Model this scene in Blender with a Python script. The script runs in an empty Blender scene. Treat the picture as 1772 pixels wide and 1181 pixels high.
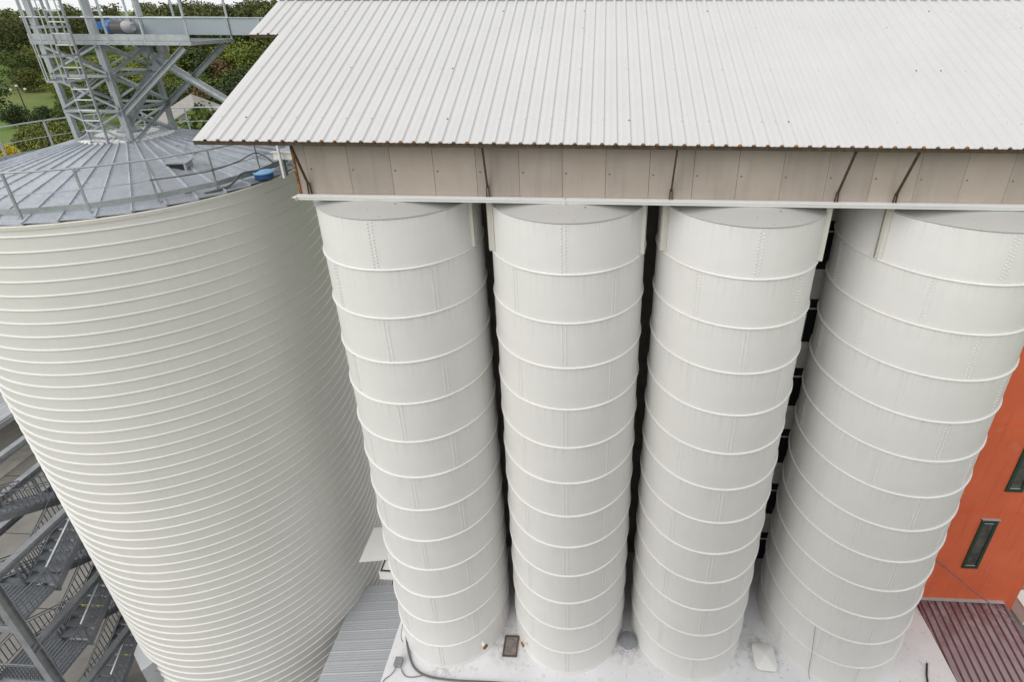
import bpy, bmesh, math, random
from math import sin, cos, pi, radians, sqrt, atan2
from mathutils import Vector, Matrix
import numpy as np
random.seed(7)
rng = np.random.default_rng(5)
scene = bpy.context.scene
COL = scene.collection
G = 26.0                       # height of the camera above the yard; geometry below is given relative to the camera and lifted by G

# ------------------------------------------------------------------ materials
def new_mat(name):
    m = bpy.data.materials.new(name); m.use_nodes = True
    nt = m.node_tree
    return m, nt, nt.nodes['Principled BSDF']
def N(nt, kind, **kw):
    n = nt.nodes.new(kind)
    for k, v in kw.items():
        if k in n.inputs: n.inputs[k].default_value = v
        else: setattr(n, k, v)
    return n
def coords(nt, scale=(1, 1, 1), obj=True):
    tc = nt.nodes.new('ShaderNodeTexCoord'); mp = nt.nodes.new('ShaderNodeMapping')
    mp.inputs['Scale'].default_value = scale
    if obj == 'world':
        g = nt.nodes.new('ShaderNodeNewGeometry'); nt.links.new(g.outputs['Position'], mp.inputs['Vector'])
    else:
        nt.links.new(tc.outputs['Object'], mp.inputs['Vector'])
    return mp.outputs['Vector']
def ramp(nt, fac, stops):
    r = nt.nodes.new('ShaderNodeValToRGB')
    e = r.color_ramp.elements
    while len(e) < len(stops): e.new(0.5)
    for el, (p, c) in zip(e, stops):
        el.position = p; el.color = (c[0], c[1], c[2], 1) if len(c) == 3 else c
    nt.links.new(fac, r.inputs['Fac'])
    return r.outputs['Color']
def mixc(nt, fac, a, b, mode='MIX'):
    n = nt.nodes.new('ShaderNodeMix'); n.data_type = 'RGBA'; n.blend_type = mode
    for s, v in ((n.inputs['Factor'], fac), (n.inputs['A'], a), (n.inputs['B'], b)):
        if isinstance(v, (int, float)): s.default_value = v
        elif isinstance(v, tuple): s.default_value = v if len(v) == 4 else (*v, 1)
        else: nt.links.new(v, s)
    # colour sockets of the Mix node are the third A/B pair
    return n
def mix_rgb(nt, fac, a, b, mode='MIX'):
    n = nt.nodes.new('ShaderNodeMixRGB'); n.blend_type = mode
    for s, v in zip(n.inputs, (fac, a, b)):
        if isinstance(v, (int, float)): s.default_value = v
        elif isinstance(v, tuple): s.default_value = v if len(v) == 4 else (*v, 1)
        else: nt.links.new(v, s)
    return n.outputs['Color']
def noise(nt, vec, scale, detail=4, rough=0.6):
    n = N(nt, 'ShaderNodeTexNoise', Scale=scale, Detail=detail, Roughness=rough)
    nt.links.new(vec, n.inputs['Vector'])
    return n.outputs['Fac']
def bump(nt, height, bsdf, strength=0.2, dist=0.02):
    b = N(nt, 'ShaderNodeBump', Strength=strength, Distance=dist)
    nt.links.new(height, b.inputs['Height']); nt.links.new(b.outputs['Normal'], bsdf.inputs['Normal'])

def plain(name, c, rough=0.6, metal=0.0, var=0.12, nscale=3.0):
    m, nt, b = new_mat(name)
    v = coords(nt)
    f = noise(nt, v, nscale, 5)
    lo = tuple(x * (1 - var) for x in c); hi = tuple(min(1, x * (1 + var)) for x in c)
    nt.links.new(ramp(nt, f, [(0.3, lo), (0.7, hi)]), b.inputs['Base Color'])
    b.inputs['Roughness'].default_value = rough; b.inputs['Metallic'].default_value = metal
    return m

def paint(name, c, dirt, streak=0.35, spots=0.0, rough=0.42, specks=0.0, buckle=0.25, along=(5.5, 5.5, 0.16), bands=None):
    """weathered paint on sheet steel: broad mottling, rain streaks running down, scattered dirt specks, faint oil-canning"""
    m, nt, b = new_mat(name)
    v = coords(nt)
    broad = noise(nt, v, 0.55, 4)
    col = ramp(nt, broad, [(0.3, tuple(x * 0.95 for x in c)), (0.7, c)])
    vs = coords(nt, along)
    st = noise(nt, vs, 1.4, 6, 0.65)
    sf = ramp(nt, st, [(0.50, (0, 0, 0)), (0.82, (streak,) * 3)])
    col = mix_rgb(nt, sf, col, dirt)
    if spots:
        sp = noise(nt, v, 9.0, 3, 0.7)
        spf = ramp(nt, sp, [(0.66, (0, 0, 0)), (0.78, (spots,) * 3)])
        col = mix_rgb(nt, spf, col, tuple(x * 0.55 for x in dirt))
    if specks:
        vo = N(nt, 'ShaderNodeTexVoronoi', Scale=4.2, Randomness=1.0); nt.links.new(v, vo.inputs['Vector'])
        big = noise(nt, v, 1.1, 3)
        a = ramp(nt, vo.outputs['Distance'], [(0.075, (1, 1, 1)), (0.12, (0, 0, 0))])
        g = ramp(nt, big, [(0.5, (0, 0, 0)), (0.6, (specks,) * 3)])
        col = mix_rgb(nt, mix_rgb(nt, 1.0, a, g, 'MULTIPLY'), col, (0.07, 0.06, 0.045))
    if bands:
        # run-off stains that start under each hoop and fade downwards, and a few rusty bolt weeps
        sep = nt.nodes.new('ShaderNodeSeparateXYZ'); nt.links.new(v, sep.inputs[0])
        m1 = N(nt, 'ShaderNodeMath', operation='SUBTRACT'); m1.inputs[0].default_value = bands[0]; nt.links.new(sep.outputs['Z'], m1.inputs[1])
        m2 = N(nt, 'ShaderNodeMath', operation='DIVIDE'); nt.links.new(m1.outputs[0], m2.inputs[0]); m2.inputs[1].default_value = bands[1]
        m3 = N(nt, 'ShaderNodeMath', operation='FRACT'); nt.links.new(m2.outputs[0], m3.inputs[0])
        fall = ramp(nt, m3.outputs[0], [(0.0, (1, 1, 1)), (0.10, (0.55,) * 3), (0.55, (0, 0, 0))])
        run = ramp(nt, noise(nt, coords(nt, (7, 7, 0.5)), 1.5, 5, 0.7), [(0.46, (0, 0, 0)), (0.72, (0.42,) * 3)])
        col = mix_rgb(nt, mix_rgb(nt, 1.0, fall, run, 'MULTIPLY'), col, tuple(x * 0.78 for x in dirt))
        weep = ramp(nt, noise(nt, coords(nt, (9, 9, 1.1)), 2.6, 3, 0.6), [(0.735, (0, 0, 0)), (0.77, (0.55,) * 3)])
        near = ramp(nt, m3.outputs[0], [(0.0, (1, 1, 1)), (0.14, (0, 0, 0))])
        col = mix_rgb(nt, mix_rgb(nt, 1.0, near, weep, 'MULTIPLY'), col, (0.26, 0.17, 0.10))
    nt.links.new(col, b.inputs['Base Color'])
    b.inputs['Roughness'].default_value = rough
    wv = coords(nt, (0.9, 0.9, 2.6))
    hb = noise(nt, wv, 0.9, 2, 0.4)
    bump(nt, hb, b, buckle, 0.05)
    return m

def galvanised(name, c=(0.50, 0.53, 0.56), rough=0.42, metal=0.65, dirt=0.35, lo=0.72):
    m, nt, b = new_mat(name)
    v = coords(nt)
    vo = N(nt, 'ShaderNodeTexVoronoi', Scale=18.0); nt.links.new(v, vo.inputs['Vector'])
    n1 = noise(nt, v, 1.6, 6, 0.7)
    base = ramp(nt, n1, [(0.32, tuple(x * lo for x in c)), (0.68, tuple(min(1, x * 1.12) for x in c))])
    sp = ramp(nt, vo.outputs['Color'], [(0.0, (0.86,) * 3), (1.0, (1.08, 1.08, 1.08))])
    col = mix_rgb(nt, 0.8, base, sp, 'MULTIPLY')
    d = ramp(nt, noise(nt, v, 5.0, 4), [(0.58, (0, 0, 0)), (0.75, (dirt,) * 3)])
    col = mix_rgb(nt, d, col, (0.20, 0.20, 0.20))
    nt.links.new(col, b.inputs['Base Color'])
    nt.links.new(ramp(nt, n1, [(0.3, (rough + .14,) * 3), (0.7, (rough - .05,) * 3)]), b.inputs['Roughness'])
    b.inputs['Metallic'].default_value = metal
    return m

def rusty(name, a=(0.42, 0.17, 0.04), c=(0.10, 0.045, 0.02), scale=9):
    m, nt, b = new_mat(name)
    v = coords(nt)
    nt.links.new(ramp(nt, noise(nt, v, scale, 6, 0.7), [(0.35, c), (0.62, a)]), b.inputs['Base Color'])
    b.inputs['Roughness'].default_value = 0.85
    return m

BASE_Z = -21.966
def slab_mat():
    m, nt, b = new_mat('white roof coating')
    v = coords(nt)
    col = ramp(nt, noise(nt, v, 0.7, 5), [(0.3, (0.72, 0.72, 0.74)), (0.7, (0.82, 0.82, 0.835))])
    for sc, th, am, dc in ((7.0, 0.62, 0.5, (0.25, 0.23, 0.2)), (26.0, 0.68, 0.9, (0.08, 0.07, 0.05)), (2.2, 0.6, 0.35, (0.36, 0.34, 0.31))):
        f = ramp(nt, noise(nt, v, sc, 4, 0.7), [(th, (0, 0, 0)), (th + 0.09, (am,) * 3)])
        col = mix_rgb(nt, f, col, dc)
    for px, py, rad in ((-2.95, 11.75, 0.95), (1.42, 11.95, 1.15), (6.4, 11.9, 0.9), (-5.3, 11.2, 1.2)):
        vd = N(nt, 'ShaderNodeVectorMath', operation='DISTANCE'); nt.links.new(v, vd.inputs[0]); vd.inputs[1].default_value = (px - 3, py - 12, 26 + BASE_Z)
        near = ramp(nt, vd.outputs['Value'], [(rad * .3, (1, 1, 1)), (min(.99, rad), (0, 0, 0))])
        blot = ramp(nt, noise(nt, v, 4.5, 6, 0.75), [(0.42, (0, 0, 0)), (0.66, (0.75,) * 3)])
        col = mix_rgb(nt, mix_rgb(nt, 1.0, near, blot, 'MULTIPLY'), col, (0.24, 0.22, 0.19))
    vo = N(nt, 'ShaderNodeTexVoronoi', Scale=4.0); nt.links.new(v, vo.inputs['Vector'])
    a_ = ramp(nt, vo.outputs['Distance'], [(0.06, (1, 1, 1)), (0.10, (0, 0, 0))])
    g_ = ramp(nt, noise(nt, v, 1.3, 3), [(0.5, (0, 0, 0)), (0.58, (0.85,) * 3)])
    col = mix_rgb(nt, mix_rgb(nt, 1.0, a_, g_, 'MULTIPLY'), col, (0.07, 0.06, 0.05))
    nt.links.new(col, b.inputs['Base Color'])
    b.inputs['Roughness'].default_value = 0.55
    bump(nt, noise(nt, v, 3, 4), b, 0.2, 0.02)
    return m

def cladding_mat():
    m, nt, b = new_mat('taupe ribbed cladding')
    v = coords(nt)
    w = N(nt, 'ShaderNodeTexWave', Scale=10.0, Distortion=0.0); w.bands_direction = 'X'
    nt.links.new(v, w.inputs['Vector'])
    col = ramp(nt, noise(nt, v, 0.8, 4), [(0.3, (0.385, 0.33, 0.29)), (0.7, (0.45, 0.39, 0.345))])
    sx = N(nt, 'ShaderNodeSeparateXYZ'); nt.links.new(v, sx.inputs[0])
    ad = N(nt, 'ShaderNodeMath', operation='ADD'); nt.links.new(sx.outputs['X'], ad.inputs[0]); ad.inputs[1].default_value = 6.861
    fl = N(nt, 'ShaderNodeMath', operation='FLOOR'); nt.links.new(ad.outputs[0], fl.inputs[0])
    wn = N(nt, 'ShaderNodeTexWhiteNoise'); wn.noise_dimensions = '1D'; nt.links.new(fl.outputs[0], wn.inputs['W'])
    col = mix_rgb(nt, 1.0, col, ramp(nt, wn.outputs['Value'], [(0, (0.9, 0.9, 0.91)), (1, (1.06, 1.05, 1.03))]), 'MULTIPLY')
    st = noise(nt, coords(nt, (4, 4, 0.3)), 1.2, 5)
    col = mix_rgb(nt, ramp(nt, st, [(0.5, (0, 0, 0)), (0.8, (0.35,) * 3)]), col, (0.22, 0.20, 0.17))
    sep = N(nt, 'ShaderNodeSeparateXYZ'); nt.links.new(v, sep.inputs[0])
    spl = ramp(nt, sep.outputs['Z'], [(0.0, (0.6,) * 3), (0.16, (0, 0, 0))])
    spn = ramp(nt, noise(nt, v, 1.7, 3), [(0.55, (0, 0, 0)), (0.7, (1, 1, 1))])
    col = mix_rgb(nt, mix_rgb(nt, 1.0, spl, spn, 'MULTIPLY'), col, (0.56, 0.55, 0.52))
    nt.links.new(col, b.inputs['Base Color']); b.inputs['Roughness'].default_value = 0.5
    bump(nt, w.outputs['Fac'], b, 0.35, 0.004)
    return m

def orange_mat():
    m, nt, b = new_mat('orange render')
    v = coords(nt)
    col = ramp(nt, noise(nt, v, 0.5, 5), [(0.3, (0.62, 0.118, 0.046)), (0.7, (0.72, 0.15, 0.062))])
    p = ramp(nt, noise(nt, coords(nt, (0.9, 1, 1.1)), 1.5, 3, 0.5), [(0.62, (0, 0, 0)), (0.7, (0.45,) * 3)])
    col = mix_rgb(nt, p, col, (0.60, 0.20, 0.13))
    st = ramp(nt, noise(nt, coords(nt, (5, 5, 0.25)), 1.3, 5), [(0.52, (0, 0, 0)), (0.8, (0.4,) * 3)])
    col = mix_rgb(nt, st, col, (0.33, 0.065, 0.03))
    nt.links.new(col, b.inputs['Base Color']); b.inputs['Roughness'].default_value = 0.8
    bump(nt, noise(nt, v, 30, 3), b, 0.15, 0.01)
    return m

def maroon_mat():
    m, nt, b = new_mat('faded maroon sheet')
    v = coords(nt)
    col = ramp(nt, noise(nt, v, 1.3, 5), [(0.3, (0.29, 0.215, 0.225)), (0.7, (0.37, 0.295, 0.31))])
    sx = N(nt, 'ShaderNodeSeparateXYZ'); nt.links.new(v, sx.inputs[0])
    mr = N(nt, 'ShaderNodeMapRange'); nt.links.new(sx.outputs['Y'], mr.inputs['Value']); mr.inputs['From Min'].default_value = -0.6; mr.inputs['From Max'].default_value = 2.0
    f = ramp(nt, noise(nt, coords(nt, (1.6, 1.2, 1)), 1.5, 6, 0.75), [(0.42, (0, 0, 0)), (0.58, (0.9,) * 3)])
    f2 = ramp(nt, noise(nt, coords(nt, (4.0, 0.5, 1)), 1.0, 5, 0.7), [(0.5, (0, 0, 0)), (0.7, (0.35,) * 3)])
    col = mix_rgb(nt, f2, col, (0.22, 0.11, 0.12))
    col = mix_rgb(nt, mix_rgb(nt, 1.0, f, mr.outputs['Result'], 'MULTIPLY'), col, (0.17, 0.05, 0.058))
    nt.links.new(col, b.inputs['Base Color']); b.inputs['Roughness'].default_value = 0.4
    return m

def ground_mat():
    m, nt, b = new_mat('meadow soil')
    v = coords(nt, obj='world')
    col = ramp(nt, noise(nt, v, 0.022, 6, 0.62), [(0.32, (0.07, 0.12, 0.02)), (0.48, (0.115, 0.20, 0.028)), (0.6, (0.16, 0.195, 0.05)), (0.74, (0.26, 0.23, 0.12))])
    col = mix_rgb(nt, 0.6, col, ramp(nt, noise(nt, v, 1.3, 6, 0.75), [(0.25, (0.45,) * 3), (0.75, (1.2, 1.2, 1.1))]), 'MULTIPLY')
    nt.links.new(col, b.inputs['Base Color']); b.inputs['Roughness'].default_value = 0.95
    bump(nt, noise(nt, v, 2.2, 5), b, 0.8, 0.25)
    return m

def concrete_mat(name, a, c, joints=False, scale=0.5):
    m, nt, b = new_mat(name)
    v = coords(nt, obj='world')
    col = ramp(nt, noise(nt, v, scale, 7, 0.65), [(0.3, a), (0.7, c)])
    st = ramp(nt, noise(nt, v, scale * 3.1, 5, 0.7), [(0.56, (0, 0, 0)), (0.7, (0.45,) * 3)])
    col = mix_rgb(nt, st, col, tuple(x * 0.5 for x in a))
    wt = ramp(nt, noise(nt, v, scale * 1.7, 3, 0.5), [(0.63, (0, 0, 0)), (0.69, (0.35,) * 3)])
    col = mix_rgb(nt, wt, col, tuple(min(.6, x * 1.6) for x in c))
    if joints:
        br = N(nt, 'ShaderNodeTexBrick', Scale=0.28); br.offset = 0.0
        br.inputs['Mortar Size'].default_value = 0.006
        br.inputs['Brick Width'].default_value = 1.0; br.inputs['Row Height'].default_value = 1.0
        nt.links.new(v, br.inputs['Vector'])
        col = mix_rgb(nt, br.outputs['Fac'], col, (0.03, 0.03, 0.03))
    nt.links.new(col, b.inputs['Base Color']); b.inputs['Roughness'].default_value = 0.85
    bump(nt, noise(nt, v, 14, 4), b, 0.2, 0.02)
    return m

def leaf_mat(name, dark, light, scale=0.35):
    m, nt, b = new_mat(name)
    v = coords(nt)
    oi = nt.nodes.new('ShaderNodeObjectInfo')
    geo = nt.nodes.new('ShaderNodeNewGeometry')
    f = noise(nt, v, scale, 4, 0.7)
    col = ramp(nt, f, [(0.3, dark), (0.72, light)])
    rnd = ramp(nt, geo.outputs['Random Per Island'], [(0.0, (0.78, 0.8, 0.78)), (1.0, (1.2, 1.18, 1.12))])
    col = mix_rgb(nt, 1.0, col, rnd, 'MULTIPLY')
    hue = N(nt, 'ShaderNodeHueSaturation', Saturation=1.0)
    mr = N(nt, 'ShaderNodeMapRange'); mr.inputs['To Min'].default_value = 0.75; mr.inputs['To Max'].default_value = 1.25
    nt.links.new(oi.outputs['Random'], mr.inputs['Value']); nt.links.new(mr.outputs['Result'], hue.inputs['Value'])
    nt.links.new(col, hue.inputs['Color'])
    nt.links.new(hue.outputs['Color'], b.inputs['Base Color'])
    b.inputs['Roughness'].default_value = 0.6
    if 'Specular IOR Level' in b.inputs: b.inputs['Specular IOR Level'].default_value = 0.25
    return m

def glass_mat():
    m, nt, b = new_mat('dirty window glass')
    v = coords(nt)
    nt.links.new(ramp(nt, noise(nt, v, 1.5, 5), [(0.35, (0.035, 0.035, 0.033)), (0.7, (0.13, 0.13, 0.12))]), b.inputs['Base Color'])
    b.inputs['Roughness'].default_value = 0.25
    return m

M = dict(
    silo=paint('off-white silo paint', (0.78, 0.77, 0.755), (0.58, 0.565, 0.54), 0.12, 0.06, bands=(16.246, 1.3588)),
    rib_silo=paint('ivory silo paint', (0.72, 0.71, 0.685), (0.52, 0.50, 0.44), 0.16, 0.08, rough=0.38),
    cone=paint('dusty silo roof paint', (0.50, 0.49, 0.475), (0.30, 0.28, 0.25), 0.0, 0.75, specks=0.95),
    cream=paint('cream trim paint', (0.70, 0.68, 0.625), (0.50, 0.47, 0.40), 0.3, 0.15),
    white=paint('white trim paint', (0.74, 0.74, 0.73), (0.5, 0.49, 0.46), 0.25, 0.12),
    roof=paint('white roof sheet', (0.575, 0.57, 0.565), (0.50, 0.49, 0.475), 0.10, 0.06, rough=0.45, specks=0.16, buckle=0.08, along=(3.0, 0.12, 0.12)),
    galv=galvanised('galvanised steel', (0.42, 0.45, 0.475), 0.42, 0.4),
    deck=galvanised('galvanised roof sheet', (0.44, 0.465, 0.505), 0.42, 0.4, 0.10, 0.9), trough=plain('zinc sheet', (0.36, 0.41, 0.44), 0.4, 0.3, 0.05, 1.0),
    seam=galvanised('bright seam steel', (0.50, 0.54, 0.59), 0.5, 0.2, 0.15), bright=galvanised('bright zinc', (0.68, 0.69, 0.70), 0.45, 0.15, 0.1),
    stair=galvanised('dull stair steel', (0.22, 0.235, 0.26), 0.55, 0.3, 0.3),
    beam=galvanised('grey beam steel', (0.33, 0.345, 0.365), 0.5, 0.3, 0.4),
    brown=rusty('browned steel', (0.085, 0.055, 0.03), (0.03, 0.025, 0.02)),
    rust=rusty('orange rust', (0.42, 0.17, 0.04), (0.10, 0.045, 0.02)), hatchrust=rusty('brown rust', (0.17, 0.085, 0.045), (0.075, 0.055, 0.045), 6), rust2=rusty('bright rust', (0.33, 0.15, 0.04), (0.07, 0.035, 0.015), 7),
    fixing=plain('stained fixing', (0.20, 0.16, 0.13), 0.7), cap=paint('clean white cap paint', (0.78, 0.78, 0.77), (0.66, 0.65, 0.62), 0.08, 0.05), slab=slab_mat(), clad=cladding_mat(), orange=orange_mat(), maroon=maroon_mat(), maroon_rib=plain('shaded dirty maroon', (0.14, 0.055, 0.06), 0.5, 0, 0.25, 3),
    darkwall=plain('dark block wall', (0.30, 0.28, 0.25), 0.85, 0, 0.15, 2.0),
    black=plain('black void paint', (0.012, 0.012, 0.012), 0.8),
    rubber=plain('black rubber', (0.02, 0.02, 0.022), 0.5), cable=plain('grey cable sheath', (0.13, 0.125, 0.12), 0.55),
    blue=plain('light blue plastic', (0.24, 0.50, 0.80), 0.4, 0, 0.06), dblue=plain('dark blue plastic', (0.02, 0.08, 0.24), 0.4),
    motorblue=plain('blue enamel', (0.015, 0.12, 0.42), 0.35), motorgrey=plain('motor grey', (0.20, 0.195, 0.185), 0.5),
    cowl=plain('pale cowl grey', (0.42, 0.42, 0.42), 0.5),
    green=plain('dark green frame paint', (0.012, 0.05, 0.032), 0.4), glass=glass_mat(),
    greysheet=paint('grey corrugated sheet', (0.41, 0.425, 0.45), (0.27, 0.275, 0.285), 0.35, 0.1, rough=0.5, specks=0.3),
    concrete=concrete_mat('yard concrete', (0.145, 0.135, 0.122), (0.25, 0.235, 0.213), True, 0.35),
    plinth=concrete_mat('pale plinth concrete', (0.42, 0.43, 0.46), (0.54, 0.55, 0.58)),
    grime=concrete_mat('grimy hatch cover', (0.14, 0.125, 0.115), (0.30, 0.28, 0.265), False, 5.0),
    ground=ground_mat(),
    tile=plain('weathered grey tiles', (0.27, 0.255, 0.235), 0.9, 0, 0.25, 1.5), plaster=plain('beige plaster', (0.50, 0.48, 0.43), 0.9, 0, 0.1, 0.7),
    bark=plain('bark', (0.07, 0.055, 0.04), 0.9, 0, 0.3, 4),
    shed=plain('striped shed sheet', (0.36, 0.36, 0.38), 0.5, 0.2, 0.35, 0.5),
    purple=plain('violet grey cable', (0.16, 0.11, 0.14), 0.6), yellow=plain('yellow stair nosing', (0.55, 0.48, 0.02), 0.6),
)
LEAF = dict(
    deep=leaf_mat('deep green leaves', (0.028, 0.048, 0.014), (0.084, 0.119, 0.031)),
    mid=leaf_mat('mid green leaves', (0.042, 0.07, 0.014), (0.147, 0.189, 0.035)),
    lime=leaf_mat('yellow green leaves', (0.084, 0.112, 0.014), (0.28, 0.287, 0.039)),
    ochre=leaf_mat('ochre autumn leaves', (0.182, 0.119, 0.017), (0.462, 0.301, 0.035)),
    russet=leaf_mat('russet autumn leaves', (0.105, 0.063, 0.028), (0.238, 0.14, 0.063)),
    yellow=leaf_mat('yellow leaves', (0.336, 0.252, 0.017), (0.77, 0.602, 0.042)),
    wood=leaf_mat('mixed wood leaves', (0.031, 0.048, 0.015), (0.133, 0.14, 0.034), 0.045),
    olive=leaf_mat('olive green leaves', (0.07, 0.087, 0.017), (0.203, 0.217, 0.049)),
)

# ------------------------------------------------------------------ mesh builder
class MB:
    """collects shapes (camera-relative metres) and links them as one mesh object"""
    def __init__(s): s.v = []; s.f = []; s.m = []; s.mi = 0
    def add(s, vs, fs):
        o = len(s.v); s.v += [tuple(p) for p in vs]; s.f += [tuple(i + o for i in f) for f in fs]; s.m += [s.mi] * len(fs); return s
    def mat(s, i): s.mi = i; return s
    def hexa(s, p):
        return s.add(p, [(0, 3, 2, 1), (4, 5, 6, 7), (0, 1, 5, 4), (1, 2, 6, 5), (2, 3, 7, 6), (3, 0, 4, 7)])
    def box(s, x0, x1, y0, y1, z0, z1):
        return s.hexa([(x0, y0, z0), (x1, y0, z0), (x1, y1, z0), (x0, y1, z0), (x0, y0, z1), (x1, y0, z1), (x1, y1, z1), (x0, y1, z1)])
    def bar(s, p, q, w, h=None, up=(0, 0, 1)):
        h = h or w; p = Vector(p); q = Vector(q); d = (q - p).normalized(); up = Vector(up)
        if abs(d.dot(up)) > 0.98: up = Vector((0, 1, 0))
        a = d.cross(up).normalized() * (w / 2); b = a.cross(d).normalized() * (h / 2)
        return s.hexa([p - a - b, p + a - b, p + a + b, p - a + b, q - a - b, q + a - b, q + a + b, q - a + b])
    def angle(s, p, q, w, t=0.012, up=(0, 0, 1)):
        """an angle-iron: two thin plates at right angles"""
        p = Vector(p); q = Vector(q); d = (q - p).normalized(); up = Vector(up)
        if abs(d.dot(up)) > 0.98: up = Vector((0, 1, 0))
        a = d.cross(up).normalized(); b = a.cross(d).normalized()
        s.bar(p + b * (w / 2), q + b * (w / 2), t, w, up); s.bar(p + a * (w / 2 + t / 2), q + a * (w / 2 + t / 2), w, t, up)
        return s
    def channel(s, p, q, w, h, t=0.012, up=(0, 0, 1)):
        p = Vector(p); q = Vector(q); d = (q - p).normalized(); up = Vector(up)
        if abs(d.dot(up)) > 0.98: up = Vector((0, 1, 0))
        a = d.cross(up).normalized(); b = a.cross(d).normalized()
        s.bar(p, q, w, t, up)
        for k in (-1, 1): s.bar(p + a * k * (w / 2 - t / 2) + b * (h / 2 + t / 2), q + a * k * (w / 2 - t / 2) + b * (h / 2 + t / 2), t, h, up)
        return s
    def tube(s, pts, r, n=8, cap=True):
        pts = [Vector(p) for p in pts]; rings = []; prev = None
        rr = r if isinstance(r, (list, tuple)) else [r] * len(pts)
        for i, p in enumerate(pts):
            d = ((pts[min(i + 1, len(pts) - 1)] - pts[max(i - 1, 0)])).normalized()
            if prev is None:
                u = Vector((0, 0, 1)) if abs(d.z) < 0.9 else Vector((1, 0, 0))
                a = d.cross(u).normalized()
            else: a = (prev - d * prev.dot(d)).normalized()
            b = d.cross(a); prev = a
            rings.append([p + (a * cos(2 * pi * k / n) + b * sin(2 * pi * k / n)) * rr[i] for k in range(n)])
        vs = [v for g in rings for v in g]; fs = []
        for i in range(len(pts) - 1):
            for k in range(n):
                k2 = (k + 1) % n; fs.append((i * n + k, i * n + k2, (i + 1) * n + k2, (i + 1) * n + k))
        if cap: fs += [tuple(range(n - 1, -1, -1)), tuple(range((len(pts) - 1) * n, len(pts) * n))]
        return s.add(vs, fs)
    def lathe(s, c, prof, n=48, a0=0.0, a1=2 * pi):
        full = abs(a1 - a0 - 2 * pi) < 1e-6; m = n if full else n + 1; vs = []; fs = []
        for i in range(m):
            t = a0 + (a1 - a0) * i / n
            vs += [(c[0] + r * cos(t), c[1] + r * sin(t), c[2] + z) for r, z in prof]
        L = len(prof)
        for i in range(n):
            j = (i + 1) % m
            for k in range(L - 1): fs.append((i * L + k, j * L + k, j * L + k + 1, i * L + k + 1))
        return s.add(vs, fs)
    def disc(s, c, r, n=24, z=0):
        return s.add([(c[0] + r * cos(2 * pi * k / n), c[1] + r * sin(2 * pi * k / n), c[2] + z) for k in range(n)], [tuple(range(n))])
    def extrude_x(s, poly, x0, x1):
        n = len(poly); vs = [(x0, y, z) for y, z in poly] + [(x1, y, z) for y, z in poly]
        fs = [(k, (k + 1) % n, n + (k + 1) % n, n + k) for k in range(n)] + [tuple(range(n - 1, -1, -1)), tuple(range(n, 2 * n))]
        return s.add(vs, fs)
    def dome(s, p, nrm, r, h, n=6):
        nrm = Vector(nrm).normalized(); u = Vector((0, 0, 1)) if abs(nrm.z) < 0.9 else Vector((1, 0, 0))
        a = nrm.cross(u).normalized(); b = nrm.cross(a); p = Vector(p)
        vs = [p + (a * cos(2 * pi * k / n) + b * sin(2 * pi * k / n)) * r for k in range(n)] + [p + nrm * h * 0.75 + (a * cos(2 * pi * k / n) + b * sin(2 * pi * k / n)) * r * 0.6 for k in range(n)] + [p + nrm * h]
        fs = [(k, (k + 1) % n, n + (k + 1) % n, n + k) for k in range(n)] + [(n + k, n + (k + 1) % n, 2 * n) for k in range(n)]
        return s.add(vs, fs)
    def build(s, name, mats, parent=None, smooth=35, loc=None):
        if not isinstance(mats, (list, tuple)): mats = [mats]
        org = Vector(loc) if loc is not None else (Vector(parent['org']) if parent is not None else Vector((0, 0, 0)))
        me = bpy.data.meshes.new(name)
        me.from_pydata([(p[0] - org.x, p[1] - org.y, p[2] - org.z) for p in s.v], [], s.f)
        for m in mats: me.materials.append(m)
        me.polygons.foreach_set('material_index', s.m)
        bm = bmesh.new(); bm.from_mesh(me); bmesh.ops.recalc_face_normals(bm, faces=bm.faces); bm.to_mesh(me); bm.free()
        if smooth:
            me.shade_smooth(); me.set_sharp_from_angle(angle=radians(smooth))
        o = bpy.data.objects.new(name, me); COL.objects.link(o)
        o['org'] = tuple(org)
        if parent is not None: o.parent = parent
        else: o.location = org + Vector((0, 0, G))
        return o

def tag(o, label, cat, group=None):
    o['label'] = label; o['category'] = cat
    if group: o['group'] = group
    return o
def thing(name, label, cat, loc, group=None):
    o = bpy.data.objects.new(name, None); COL.objects.link(o); o.empty_display_size = 0.3
    o['org'] = tuple(loc); o.location = Vector(loc) + Vector((0, 0, G))
    return tag(o, label, cat, group)
def struct(o): o['kind'] = 'structure'; return o
def copy_part(o, parent):
    c = o.copy(); COL.objects.link(c); c.parent = parent; return c

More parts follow.
